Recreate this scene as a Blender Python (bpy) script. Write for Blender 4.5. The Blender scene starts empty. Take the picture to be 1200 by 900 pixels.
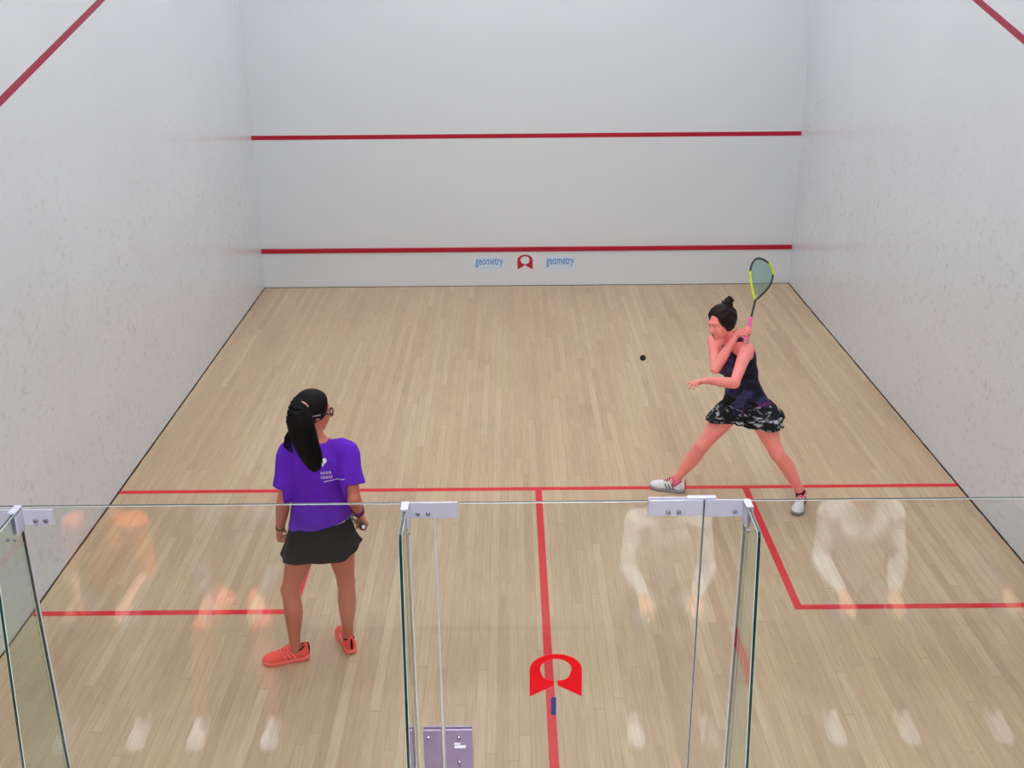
PEOPLE, SPECT, EXPO = True, True, 0.0
import bpy, bmesh, math, random
import numpy as np
from mathutils import Vector, Matrix
from mathutils.bvhtree import BVHTree

random.seed(7)
scn = bpy.context.scene
COL = scn.collection
PI = math.pi
V = lambda *a: np.array(a, dtype=np.float64)


def nrm(v):
    v = np.asarray(v, float)
    return v / max(1e-9, np.linalg.norm(v))


# ------------------------------------------------------------------ materials
class NT:
    """small helper around a node tree"""
    def __init__(self, name):
        self.m = bpy.data.materials.new(name)
        self.m.use_nodes = True
        self.t = self.m.node_tree
        self.t.nodes.clear()
        self.out = self.n('ShaderNodeOutputMaterial')

    def n(self, kind, **kw):
        nd = self.t.nodes.new(kind)
        for k, v in kw.items():
            setattr(nd, k, v)
        return nd

    def put(self, sock, v):
        if hasattr(v, 'is_output'):
            self.t.links.new(v, sock)
        elif isinstance(v, (tuple, list)) and len(v) == 3 and sock.type == 'RGBA':
            sock.default_value = (*v, 1)
        else:
            sock.default_value = v

    def math(self, op, a, b=None, c=None):
        nd = self.n('ShaderNodeMath', operation=op)
        self.put(nd.inputs[0], a)
        if b is not None:
            self.put(nd.inputs[1], b)
        if c is not None:
            self.put(nd.inputs[2], c)
        return nd.outputs[0]

    def mix(self, f, a, b, blend='MIX'):
        nd = self.n('ShaderNodeMix', data_type='RGBA', blend_type=blend)
        self.put(nd.inputs[0], f)
        self.put(nd.inputs[6], a)
        self.put(nd.inputs[7], b)
        return nd.outputs[2]

    def ramp(self, f, stops):
        nd = self.n('ShaderNodeValToRGB')
        el = nd.color_ramp.elements
        el[0].position, el[0].color = stops[0][0], (*stops[0][1], 1)
        el[1].position, el[1].color = stops[-1][0], (*stops[-1][1], 1)
        for p, c in stops[1:-1]:
            e = el.new(p)
            e.color = (*c, 1)
        self.put(nd.inputs[0], f)
        return nd.outputs[0]

    def coord(self, kind='Object'):
        return self.n('ShaderNodeTexCoord').outputs[kind]

    def mapping(self, vec, scale=(1, 1, 1), loc=(0, 0, 0), rot=(0, 0, 0)):
        nd = self.n('ShaderNodeMapping')
        self.put(nd.inputs[0], vec)
        nd.inputs[1].default_value = loc
        nd.inputs[2].default_value = rot
        nd.inputs[3].default_value = scale
        return nd.outputs[0]

    def noise(self, vec, scale, detail=3, rough=.5):
        nd = self.n('ShaderNodeTexNoise')
        self.put(nd.inputs['Vector'], vec)
        nd.inputs['Scale'].default_value = scale
        nd.inputs['Detail'].default_value = detail
        nd.inputs['Roughness'].default_value = rough
        return nd.outputs[0]

    def bump(self, h, strength=.2, dist=.01):
        nd = self.n('ShaderNodeBump')
        nd.inputs['Strength'].default_value = strength
        nd.inputs['Distance'].default_value = dist
        self.put(nd.inputs['Height'], h)
        return nd.outputs[0]

    def bsdf(self, color, rough=.5, spec=.5, metal=0, normal=None, **kw):
        b = self.n('ShaderNodeBsdfPrincipled')
        self.put(b.inputs['Base Color'], color)
        self.put(b.inputs['Roughness'], rough)
        b.inputs['Specular IOR Level'].default_value = spec
        b.inputs['Metallic'].default_value = metal
        if normal is not None:
            self.put(b.inputs['Normal'], normal)
        for k, v in kw.items():
            self.put(b.inputs[k.replace('_', ' ')], v)
        self.t.links.new(b.outputs[0], self.out.inputs[0])
        return b


def s2l(r, g, b):
    f = lambda c: (c / 255) / 12.92 if c <= 10 else ((c / 255 + .055) / 1.055) ** 2.4
    return (f(r), f(g), f(b))


def plain(name, rgb, rough=.5, spec=.5, metal=0, var=.06, scale=60, bump=0.0, **kw):
    """a base colour with a little procedural unevenness"""
    t = NT(name)
    nz = t.noise(t.coord(), scale, 3)
    d = tuple(c * (1 - var) for c in rgb)
    l = tuple(min(1, c * (1 + var)) for c in rgb)
    col = t.ramp(nz, [(.3, d), (.7, l)])
    t.bsdf(col, rough, spec, metal, t.bump(nz, bump, .003) if bump else None, **kw)
    return t.m


M = {}


def mat_floor():
    t = NT('maple_floor')
    sep = t.n('ShaderNodeSeparateXYZ')
    co = t.coord()
    t.put(sep.inputs[0], co)
    W = .058
    u = t.math('DIVIDE', sep.outputs[0], W)
    uid = t.math('FLOOR', u)
    wn = t.n('ShaderNodeTexWhiteNoise', noise_dimensions='1D')
    t.put(wn.inputs['W'], uid)
    off = t.math('MULTIPLY', wn.outputs[0], 7.3)
    vv = t.math('DIVIDE', t.math('ADD', sep.outputs[1], off), 1.7)
    vid = t.math('FLOOR', vv)
    wn2 = t.n('ShaderNodeTexWhiteNoise', noise_dimensions='2D')
    cmb = t.n('ShaderNodeCombineXYZ')
    t.put(cmb.inputs[0], uid)
    t.put(cmb.inputs[1], vid)
    t.put(wn2.inputs['Vector'], cmb.outputs[0])
    board = t.ramp(wn2.outputs[0], [(0, FLOOR_D), (.2, FLOOR_B), (.55, FLOOR_C), (.85, FLOOR_E), (1, FLOOR_L)])
    grain = t.noise(t.mapping(co, (26, 1.1, 1)), 3.2, 5, .6)
    col = t.mix(.5, board, t.ramp(grain, [(.3, (.36, .36, .36)), (.72, (.62, .62, .62))]), 'OVERLAY')
    blotch = t.noise(t.mapping(co, (1.5, .5, 1)), 1.3, 3)
    col = t.mix(.5, col, t.ramp(blotch, [(.3, (.43, .425, .42)), (.7, (.57, .575, .58))]), 'OVERLAY')
    fu = t.math('FRACT', u)
    gap = t.math('LESS_THAN', t.math('MINIMUM', fu, t.math('SUBTRACT', 1, fu)), .022)
    fv = t.math('FRACT', vv)
    gap2 = t.math('LESS_THAN', t.math('MINIMUM', fv, t.math('SUBTRACT', 1, fv)), .0016)
    g = t.math('MAXIMUM', gap, gap2)
    gn = t.math('MULTIPLY', g, t.math('MULTIPLY', wn2.outputs[0], .55))
    col = t.mix(gn, col, s2l(110, 88, 68))
    rough = t.n('ShaderNodeMapRange')
    t.put(rough.inputs[0], grain)
    rough.inputs[3].default_value = .36
    rough.inputs[4].default_value = .5
    t.bsdf(col, rough.outputs[0], .4)
    return t.m


def mat_wall(name, base, marks, lo=0.0, rough=.3, spec=.5, dirt=1.0):
    """painted plaster with the grey scuffs squash balls leave"""
    t = NT(name)
    co = t.coord()
    sep = t.n('ShaderNodeSeparateXYZ')
    t.put(sep.inputs[0], co)
    # scuffs: small dark flecks, commoner in a band between half a metre and three metres up
    n1 = t.noise(t.mapping(co, (1, .75, 1.15)), 21, 4, .68)
    n2 = t.noise(co, 6, 3, .6)
    patch = t.noise(co, .9, 3, .6)
    hi = t.n('ShaderNodeMapRange', interpolation_type='SMOOTHSTEP')
    t.put(hi.inputs[0], sep.outputs[2])
    hi.inputs[1].default_value, hi.inputs[2].default_value = 3.6, 1.2
    amt = t.math('MULTIPLY', t.math('MULTIPLY', hi.outputs[0], marks), t.math('ADD', t.math('MULTIPLY', patch, 1.3), -.2))
    fl = t.math('MULTIPLY', t.ramp(n1, [(.50, (0, 0, 0)), (.72, (1, 1, 1))]), t.ramp(n2, [(.36, (0, 0, 0)), (.62, (1, 1, 1))]))
    fac = t.math('MULTIPLY', fl, amt)
    cloud = t.noise(t.mapping(co, (1, 1, .6)), .6, 4)
    d = tuple(c * (1 - .05 * dirt) for c in base)
    col = t.ramp(cloud, [(.3, d), (.7, base)])
    col = t.mix(t.math('MINIMUM', fac, .8), col, s2l(158, 154, 150))
    t.bsdf(col, rough, spec, normal=t.bump(t.noise(co, 90, 2), .05, .002))
    return t.m


def mat_glass(name, tint, f0=1.0):
    """clear toughened glass: passes light straight through, mirrors by Fresnel"""
    t = NT(name)
    tr = t.n('ShaderNodeBsdfTransparent')
    t.put(tr.inputs[0], tint)
    gl = t.n('ShaderNodeBsdfGlossy')
    gl.inputs['Roughness'].default_value = 0.0
    gl.inputs['Color'].default_value = (1, 1, 1, 1)
    # Schlick's curve on the plain angle, the same from both faces of the sheet
    ge = t.n('ShaderNodeNewGeometry')
    dt = t.n('ShaderNodeVectorMath', operation='DOT_PRODUCT')
    t.put(dt.inputs[0], ge.outputs['True Normal'])
    t.put(dt.inputs[1], ge.outputs['Incoming'])
    c5 = t.math('POWER', t.math('SUBTRACT', 1.0, t.math('ABSOLUTE', dt.outputs['Value'])), 5.0)
    mx = t.n('ShaderNodeMixShader')
    t.put(mx.inputs[0], t.math('ADD', .043 * f0, t.math('MULTIPLY', c5, .957 * f0)))
    t.t.links.new(tr.outputs[0], mx.inputs[1])
    t.t.links.new(gl.outputs[0], mx.inputs[2])
    t.t.links.new(mx.outputs[0], t.out.inputs[0])
    return t.m


def mat_emit(name, rgb, s):
    t = NT(name)
    e = t.n('ShaderNodeEmission')
    t.put(e.inputs[0], rgb)
    e.inputs[1].default_value = s
    t.t.links.new(e.outputs[0], t.out.inputs[0])
    return t.m


def mat_skin(name, rgb, red):
    t = NT(name)
    co = t.coord()
    n = t.noise(co, 9, 4)
    col = t.ramp(n, [(.3, rgb), (.75, red)])
    f = t.noise(co, 220, 2)
    t.bsdf(col, .48, .4, normal=t.bump(f, .05, .001))
    return t.m


def mat_fabric(name, rgb, var=.12, rough=.8, fold=.25, scale=14):
    t = NT(name)
    co = t.coord()
    n = t.noise(t.mapping(co, (1, 1, .45)), scale, 3)
    w = t.noise(co, 420, 1)
    col = t.ramp(n, [(.3, tuple(c * (1 - var) for c in rgb)), (.7, tuple(min(1, c * (1 + var)) for c in rgb))])
    h = t.math('ADD', t.math('MULTIPLY', n, 1.0), t.math('MULTIPLY', w, .06))
    t.bsdf(col, rough, .25, normal=t.bump(h, fold, .03))
    return t.m


def mat_speckle(name, base, spots, scale, lo, hi, stretch=(1, 1, 2.2)):
    t = NT(name)
    co = t.coord()
    n = t.noise(t.mapping(co, stretch), scale, 4, .6)
    col = t.mix(t.ramp(n, [(lo, (0, 0, 0)), (hi, (1, 1, 1))]), base, spots)
    t.bsdf(col, .75, .25)
    return t.m


def mat_swirl(name):
    t = NT(name)
    co = t.coord()
    n = t.noise(t.mapping(co, (1, 1, 1.3)), 5.5, 3, .55)
    col = t.ramp(n, [(.38, s2l(12, 11, 20)), (.52, s2l(24, 26, 56)), (.58, s2l(60, 60, 104)), (.64, s2l(38, 34, 80)), (.70, s2l(112, 42, 98)), (.8, s2l(26, 20, 40))])
    t.bsdf(col, .7, .3)
    return t.m


def mat_hair(name, rgb, hl, rough=.45, spec=.3):
    t = NT(name)
    co = t.coord()
    n = t.noise(t.mapping(co, (3, 3, .35)), 60, 3)
    col = t.ramp(n, [(.35, rgb), (.8, hl)])
    t.bsdf(col, rough, spec, normal=t.bump(n, .5, .006))
    return t.m


FLOOR_D, FLOOR_B, FLOOR_C = s2l(185, 155, 126), s2l(190, 162, 132), s2l(194, 166, 135)
FLOOR_E, FLOOR_L = s2l(195, 171, 137), s2l(200, 176, 146)
M['floor'] = mat_floor()
M['wall_front'] = mat_wall('white_wall_front', s2l(219, 223, 227), .08, dirt=.4, rough=.3, spec=.4)
M['wall_side'] = mat_wall('white_wall_side', s2l(217, 221, 225), .95, rough=.22, spec=.5)
M['ceiling'] = plain('ceiling_white', s2l(225, 226, 228), .9, .2, scale=3, var=.02)
M['gallery'] = plain('gallery_paint', s2l(164, 161, 158), .9, .2, scale=3, var=.05)
M['carpet'] = plain('gallery_carpet', s2l(70, 62, 56), .95, .1, scale=200, var=.15)
M['bench'] = plain('bench_wood', s2l(62, 52, 46), .6, .3, scale=20, var=.15)
M['line'] = plain('red_line_paint', s2l(214, 28, 44), .45, .4, scale=25, var=.07)
M['out_line'] = plain('wine_wall_line', s2l(158, 26, 62), .4, .4, scale=25, var=.06)
M['wall_line'] = plain('red_wall_line', s2l(176, 18, 44), .4, .4, scale=25, var=.06)
M['gapdark'] = plain('dark_gap', s2l(58, 46, 38), .9, .2, scale=40, var=.4)
M['glass'] = mat_glass('clear_glass', (.962, .973, .966))
M['finglass'] = mat_glass('fin_glass', (.865, .935, .92))
M['edge'] = plain('green_glass_edge', (.008, .03, .024), .15, .6, scale=9, var=.3)
M['arris'] = plain('polished_arris', s2l(206, 214, 212), .25, .6, scale=9, var=.1)
M['topedge'] = plain('glass_top_edge', s2l(58, 64, 60), .3, .5, scale=4, var=.35)
M['seal'] = plain('clear_seal', s2l(206, 208, 214), .35, .5, var=.04)
M['darkseal'] = plain('dark_seal', s2l(70, 62, 55), .6, .3, var=.1)
M['steel'] = plain('satin_metal', s2l(206, 204, 222), .42, .5, metal=.25, var=.03, scale=30)
M['hinge'] = plain('hinge_metal', s2l(158, 137, 167), .42, .5, metal=.3, var=.05, scale=30)
M['bolt'] = plain('bolt_metal', s2l(160, 158, 172), .3, .5, metal=.8, var=.05)
M['emblem'] = plain('red_vinyl', s2l(216, 4, 20), .4, .4, var=.03)
M['emblem_dark'] = plain('dark_red_vinyl', s2l(176, 22, 48), .4, .4, var=.03)
M['bluevinyl'] = plain('blue_vinyl', s2l(52, 62, 116), .5, .3, var=.05)
M['stickerblue'] = plain('sticker_ink', s2l(76, 140, 196), .5, .3, var=.05)
M['stickerbase'] = plain('sticker_base', s2l(208, 222, 236), .5, .3, var=.02)
M['stickerwhite'] = plain('sticker_white', s2l(222, 222, 224), .5, .3, var=.02)
M['labelwhite'] = plain('label_white', s2l(232, 226, 238), .5, .3, var=.03)
M['lamp'] = mat_emit('lamp_diffuser', (.915, .957, 1.0), 11.6)
M['lamp_fill'] = mat_emit('gallery_fill_diffuser', (.915, .957, 1.0), 54.0)  # added fill from the gallery for emblem, plates and players' backs
M['bench_fill'] = mat_emit('bench_fill_face', (.93, .96, 1.0), 4.0)  # face of the fill lamps added over the bench
M['lampframe'] = plain('lamp_frame', s2l(220, 220, 220), .5)

M['skin_a'] = mat_skin('tan_skin', s2l(190, 112, 88), s2l(202, 116, 98))
M['skin_b'] = mat_skin('flushed_skin', s2l(250, 156, 146), s2l(252, 142, 136))
M['skin_c'] = mat_skin('pale_skin', s2l(214, 164, 142), s2l(216, 152, 134))
M['lip'] = plain('lips', s2l(176, 74, 78), .4, .4)
M['eyewhite'] = plain('eye_white', s2l(225, 222, 220), .2, .6, var=.01)
M['iris'] = plain('iris_brown', s2l(44, 26, 18), .15, .6)
M['hair_a'] = mat_hair('black_hair', s2l(7, 4, 5), s2l(18, 11, 11), .55, .18)
M['hair_b'] = mat_hair('dark_brown_hair', s2l(16, 8, 9), s2l(46, 28, 25), .55, .2)
M['hair_c'] = mat_hair('brown_hair', s2l(58, 40, 30), s2l(92, 66, 48))
M['purple'] = mat_fabric('purple_jersey', s2l(98, 32, 186), .1, .8, .3)
M['blackcloth'] = mat_fabric('black_skirt_cloth', s2l(7, 6, 8), .2, .75, .3)
M['swirl'] = mat_swirl('navy_swirl_print')
M['camo'] = mat_speckle('black_white_print', s2l(20, 20, 25), s2l(176, 180, 190), 16, .54, .64, (1, 1, 2.6))
M['waist'] = mat_speckle('striped_waistband', s2l(24, 22, 24), s2l(226, 224, 222), 40, .47, .52, (1, 1, .3))
M['coral'] = plain('coral_mesh', s2l(255, 92, 82), .6, .3, scale=180, var=.1, bump=.2)
M['corallace'] = plain('coral_lace', s2l(255, 140, 128), .7, .2)
M['coralsole'] = plain('coral_sole', s2l(255, 118, 108), .6, .3)
M['shoedark'] = plain('shoe_lining', s2l(60, 22, 26), .9, .1)
M['shoewhite'] = plain('white_shoe', s2l(226, 226, 230), .5, .3, scale=120, var=.05)
M['shoered'] = plain('red_trim', s2l(206, 26, 56), .5, .3)
M['solegrey'] = plain('grey_sole', s2l(150, 150, 156), .7, .2)
M['pinksock'] = mat_fabric('pink_sock', s2l(232, 120, 150), .06, .85, .1, 60)
M['palepink'] = mat_fabric('pale_pink_tie', s2l(236, 190, 184), .06, .85, .1, 60)
M['wine'] = mat_fabric('wine_wristband', s2l(112, 26, 100), .08, .9, .2, 60)
M['pinkgrip'] = plain('pink_grip', s2l(244, 96, 166), .6, .3, scale=50, var=.1)
M['tape'] = plain('white_tape', s2l(226, 216, 214), .7, .2)
M['blackplastic'] = plain('black_plastic', s2l(18, 18, 20), .35, .5)
M['lime'] = plain('lime_paint', s2l(206, 222, 30), .35, .5)
M['lens'] = mat_glass('goggle_lens', (.8, .8, .8))
M['strapgrey'] = plain('goggle_strap', s2l(150, 140, 134), .6, .3)
M['rubber'] = plain('black_rubber', s2l(40, 34, 30), .6, .3, var=.2)
M['orange'] = mat_fabric('orange_cloth', s2l(232, 112, 60))
M['whitecloth'] = mat_fabric('white_cloth', s2l(234, 234, 236), .03)
M['greycloth'] = mat_fabric('grey_cloth', s2l(84, 84, 92))
M['navycloth'] = mat_fabric('navy_cloth', s2l(46, 50, 76))
M['redcloth'] = mat_fabric('rust_cloth', s2l(196, 92, 78))
M['gutbed'] = mat_glass('string_film', (.55, .8, .72))
M['string'] = plain('teal_string', s2l(60, 150, 138), .4, .4)


# ------------------------------------------------------------------ object helpers
def link(o, parent=None):
    COL.objects.link(o)
    if parent is not None:
        o.parent = parent
    return o


def tag(o, label=None, cat=None, group=None, kind=None):
    for k, v in (('label', label), ('category', cat), ('group', group), ('kind', kind)):
        if v:
            o[k] = v
    return o


def empty(name, loc=(0, 0, 0), label=None, cat=None, group=None, kind=None):
    o = bpy.data.objects.new(name, None)
    o.empty_display_size = .1
    o.location = loc
    link(o)
    return tag(o, label, cat, group, kind)


def np_obj(name, verts, faces, mat, parent=None, smooth=True, midx=None):
    """numpy arrays (world coordinates) -> linked mesh object; verts become relative to the top-level parent"""
    me = bpy.data.meshes.new(name)
    verts = np.asarray(verts, np.float64)
    if parent is not None:
        verts = verts - base_of(parent)
    fl = [list(map(int, f)) for f in faces] if not isinstance(faces, np.ndarray) else None
    if fl is not None:
        me.from_pydata(verts.tolist(), [], fl)
    else:
        nf = len(faces)
        k = faces.shape[1]
        me.vertices.add(len(verts))
        me.vertices.foreach_set('co', verts.astype(np.float32).ravel())
        me.loops.add(nf * k)
        me.loops.foreach_set('vertex_index', faces.astype(np.int32).ravel())
        me.polygons.add(nf)
        me.polygons.foreach_set('loop_start', np.arange(0, nf * k, k, dtype=np.int32))
        me.update(calc_edges=True)
        me.validate()
    for m in (mat if isinstance(mat, (list, tuple)) else [mat]):
        me.materials.append(m)
    if midx is not None:
        me.polygons.foreach_set('material_index', np.asarray(midx, np.int32))
    me.polygons.foreach_set('use_smooth', np.full(len(me.polygons), smooth))
    me.update()
    return link(bpy.data.objects.new(name, me), parent)


def base_of(o):
    p = np.zeros(3)
    while o is not None:
        p = p + np.array(o.location)
        o = o.parent
    return p


def bm_obj(name, bm, mat, parent=None, smooth=False):
    bmesh.ops.recalc_face_normals(bm, faces=bm.faces[:])
    b = Vector(base_of(parent)) if parent is not None else Vector((0, 0, 0))
    for v in bm.verts:
        v.co -= b
    me = bpy.data.meshes.new(name)
    bm.to_mesh(me)
    bm.free()
    for m in (mat if isinstance(mat, (list, tuple)) else [mat]):
        me.materials.append(m)
    if smooth:
        me.polygons.foreach_set('use_smooth', np.full(len(me.polygons), True))
    return link(bpy.data.objects.new(name, me), parent)


def add_box(bm, lo, hi, bev=0.0, mi=0):
    r = bmesh.ops.create_cube(bm, size=1)
    vs = r['verts']
    for v in vs:
        v.co = Vector([lo[i] + (v.co[i] + .5) * (hi[i] - lo[i]) for i in range(3)])
    if bev:
        es = list({e for v in vs for e in v.link_edges})
        bmesh.ops.bevel(bm, geom=es, offset=bev, segments=2, affect='EDGES', profile=.5)
    return vs


def box(name, lo, hi, mat, parent=None, bev=0.0):
    bm = bmesh.new()
    add_box(bm, lo, hi, bev)
    return bm_obj(name, bm, mat, parent)


def tube(pts, radii, seg=10, caps=True):
    """tube along a polyline -> verts, faces"""
    pts = [np.asarray(p, float) for p in pts]
    if np.isscalar(radii):
        radii = [radii] * len(pts)
    vs, fs = [], []
    t0 = nrm(pts[1] - pts[0])
    x = nrm(np.cross(t0, [0, 0, 1] if abs(t0[2]) < .9 else [1, 0, 0]))
    for i, p in enumerate(pts):
        t = nrm(pts[min(i + 1, len(pts) - 1)] - pts[max(i - 1, 0)])
        x = nrm(x - t * np.dot(x, t))
        y = np.cross(t, x)
        for k in range(seg):
            a = 2 * PI * k / seg
            vs.append(p + radii[i] * (math.cos(a) * x + math.sin(a) * y))
    for i in range(len(pts) - 1):
        for k in range(seg):
            a, b = i * seg + k, i * seg + (k + 1) % seg
            fs.append((a, b, b + seg, a + seg))
    if caps:
        fs.append(tuple(range(seg))[::-1])
        fs.append(tuple(range((len(pts) - 1) * seg, len(pts) * seg)))
    return vs, fs


def merge(parts):
    vs, fs, o = [], [], 0
    for v, f in parts:
        vs += list(v)
        fs += [tuple(i + o for i in q) for q in f]
        o += len(v)
    return vs, fs


def prism(name, outline, holes_bridge, lo, hi, axis_fn, mat, parent=None):
    pass


# ------------------------------------------------------------------ distance fields and surface nets
def rnd(P, a):
    return P


class Field:
    """a signed distance grid that soft-joins shapes, meshed by surface nets"""
    def __init__(s, lo, hi, h):
        s.h = h
        s.lo = np.asarray(lo, float)
        n = np.ceil((np.asarray(hi, float) - s.lo) / h).astype(int) + 1
        s.n = n
        s.ax = [(s.lo[i] + h * np.arange(n[i])).astype(np.float32) for i in range(3)]
        s.d = np.full(n, 1.0, np.float32)

    def sl(s, lo, hi, m):
        r = []
        for i in range(3):
            a = int(max(0, math.floor((lo[i] - m - s.lo[i]) / s.h)))
            b = int(min(s.n[i], math.ceil((hi[i] + m - s.lo[i]) / s.h) + 1))
            if b <= a:
                return None
            r.append(slice(a, b))
        return tuple(r)

    def P(s, sl):
        return (s.ax[0][sl[0]][:, None, None], s.ax[1][sl[1]][None, :, None], s.ax[2][sl[2]][None, None, :])

    def group(s, prims, k=.0, op='add'):
        """prims: list of (fn, lo, hi); united hard, then soft-joined into the field"""
        prims = list(prims)
        lo = np.min([p[1] for p in prims], 0)
        hi = np.max([p[2] for p in prims], 0)
        m = k + 3 * s.h
        G = s.sl(lo, hi, m)
        if G is None:
            return s
        tmp = np.full([g.stop - g.start for g in G], 1.0, np.float32)
        for fn, a, b in prims:
            q = s.sl(a, b, m)
            if q is None:
                continue
            loc = tuple(slice(q[i].start - G[i].start, q[i].stop - G[i].start) for i in range(3))
            v = fn(*s.P(q))
            tmp[loc] = np.minimum(tmp[loc], v)
        a = s.d[G]
        if op == 'add':
            if k > 0:
                hh = np.clip(k - np.abs(a - tmp), 0, None) / k
                s.d[G] = np.minimum(a, tmp) - hh * hh * k * .25
            else:
                s.d[G] = np.minimum(a, tmp)
        elif op == 'sub':
            if k > 0:
                hh = np.clip(k - np.abs(a + tmp), 0, None) / k
                s.d[G] = np.maximum(a, -tmp) + hh * hh * k * .25
            else:
                s.d[G] = np.maximum(a, -tmp)
        return s

    def cut(s, fn):
        """keep only where fn < 0"""
        x, y, z = s.ax[0][:, None, None], s.ax[1][None, :, None], s.ax[2][None, None, :]
        s.d = np.maximum(s.d, fn(x, y, z).astype(np.float32))
        return s

    def warp(s, fn):
        x, y, z = s.ax[0][:, None, None], s.ax[1][None, :, None], s.ax[2][None, None, :]
        s.d = s.d + np.where(np.abs(s.d) < .06, fn(x, y, z), 0).astype(np.float32)
        return s

    def mesh(s, smooth=1):
        d = s.d
        S = d < 0
        n = d.shape
        c = np.zeros([k - 1 for k in n], np.uint8)
        for i in (0, 1):
            for j in (0, 1):
                for k in (0, 1):
                    c += S[i:n[0] - 1 + i, j:n[1] - 1 + j, k:n[2] - 1 + k]
        act = (c > 0) & (c < 8)
        I = np.argwhere(act)
        idx = np.full(act.shape, -1, np.int32)
        idx[act] = np.arange(len(I), dtype=np.int32)
        acc = np.zeros((len(I), 3))
        cnt = np.zeros(len(I))
        for ax in range(3):
            o1, o2 = [q for q in range(3) if q != ax]
            for a in (0, 1):
                for b in (0, 1):
                    off = np.zeros(3, int)
                    off[o1], off[o2] = a, b
                    p = I + off
                    q = p.copy()
                    q[:, ax] += 1
                    d0 = d[p[:, 0], p[:, 1], p[:, 2]]
                    d1 = d[q[:, 0], q[:, 1], q[:, 2]]
                    x = (d0 < 0) != (d1 < 0)
                    t = np.where(x, d0 / np.where(x, d0 - d1, 1), 0)
                    pos = off[None, :].astype(float).repeat(len(I), 0)
                    pos[:, ax] = t
                    acc += pos * x[:, None]
                    cnt += x
        verts = s.lo + s.h * (I + acc / cnt[:, None])
        F = []
        for ax in range(3):
            o1, o2 = (ax + 1) % 3, (ax + 2) % 3
            a = np.take(S, range(n[ax] - 1), ax)
            b = np.take(S, range(1, n[ax]), ax)
            e = np.argwhere(a != b)
            ok = (e[:, o1] > 0) & (e[:, o2] > 0) & (e[:, o1] < n[o1] - 1) & (e[:, o2] < n[o2] - 1)
            e = e[ok]
            ins = S[e[:, 0], e[:, 1], e[:, 2]]
            q = []
            for (u, v) in ((-1, -1), (0, -1), (0, 0), (-1, 0)):
                w = e.copy()
                w[:, o1] += u
                w[:, o2] += v
                q.append(idx[w[:, 0], w[:, 1], w[:, 2]])
            q = np.stack(q, 1)
            q[~ins] = q[~ins][:, ::-1]
            F.append(q)
        F = np.concatenate(F)
        for _ in range(smooth):
            ac = np.zeros_like(verts)
            ct = np.zeros(len(verts))
            for i in range(4):
                np.add.at(ac, F[:, i], verts[F[:, (i + 1) % 4]])
                np.add.at(ct, F[:, i], 1)
                np.add.at(ac, F[:, (i + 1) % 4], verts[F[:, i]])
                np.add.at(ct, F[:, (i + 1) % 4], 1)
            verts = .5 * verts + .5 * ac / np.maximum(ct, 1)[:, None]
        return verts, F


def seg_prim(a, b, ra, rb):
    a, b = np.asarray(a, float), np.asarray(b, float)
    ab = b - a
    L2 = max(1e-12, float(ab @ ab))
    def fn(x, y, z):
        px, py, pz = x - a[0], y - a[1], z - a[2]
        t = np.clip((px * ab[0] + py * ab[1] + pz * ab[2]) / L2, 0, 1)
        return np.sqrt((px - ab[0] * t) ** 2 + (py - ab[1] * t) ** 2 + (pz - ab[2] * t) ** 2) - (ra + (rb - ra) * t)
    r = max(ra, rb)
    return fn, np.minimum(a, b) - r, np.maximum(a, b) + r


def catmull(P, n):
    """resample rows of P (stations) smoothly"""
    P = np.asarray(P, float)
    m = len(P)
    t = np.linspace(0, m - 1, n)
    i = np.clip(t.astype(int), 0, m - 2)
    f = (t - i)[:, None]
    g = lambda k: P[np.clip(k, 0, m - 1)]
    p0, p1, p2, p3 = g(i - 1), g(i), g(i + 1), g(i + 2)
    return .5 * (2 * p1 + (p2 - p0) * f + (2 * p0 - 5 * p1 + 4 * p2 - p3) * f ** 2 + (3 * p1 - p0 - 3 * p2 + p3) * f ** 3)


def limb(rows, n=16):
    """rows of (x, y, z, r) -> list of round-cone prims"""
    R = catmull(rows, n)
    return [seg_prim(R[i, :3], R[i + 1, :3], R[i, 3], R[i + 1, 3]) for i in range(n - 1)]


def ell(c, A, r):
    """ellipsoid at c with axes rows A (3x3) and radii r"""
    c = np.asarray(c, float)
    A = np.asarray(A, float)
    r = np.asarray(r, float)
    def fn(x, y, z):
        px, py, pz = x - c[0], y - c[1], z - c[2]
        q = [(px * A[i, 0] + py * A[i, 1] + pz * A[i, 2]) for i in range(3)]
        k0 = np.sqrt((q[0] / r[0]) ** 2 + (q[1] / r[1]) ** 2 + (q[2] / r[2]) ** 2)
        k1 = np.sqrt((q[0] / r[0] ** 2) ** 2 + (q[1] / r[1] ** 2) ** 2 + (q[2] / r[2] ** 2) ** 2)
        return k0 * (k0 - 1) / np.maximum(k1, 1e-6)
    R = r.max()
    return fn, c - R, c + R


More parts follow.
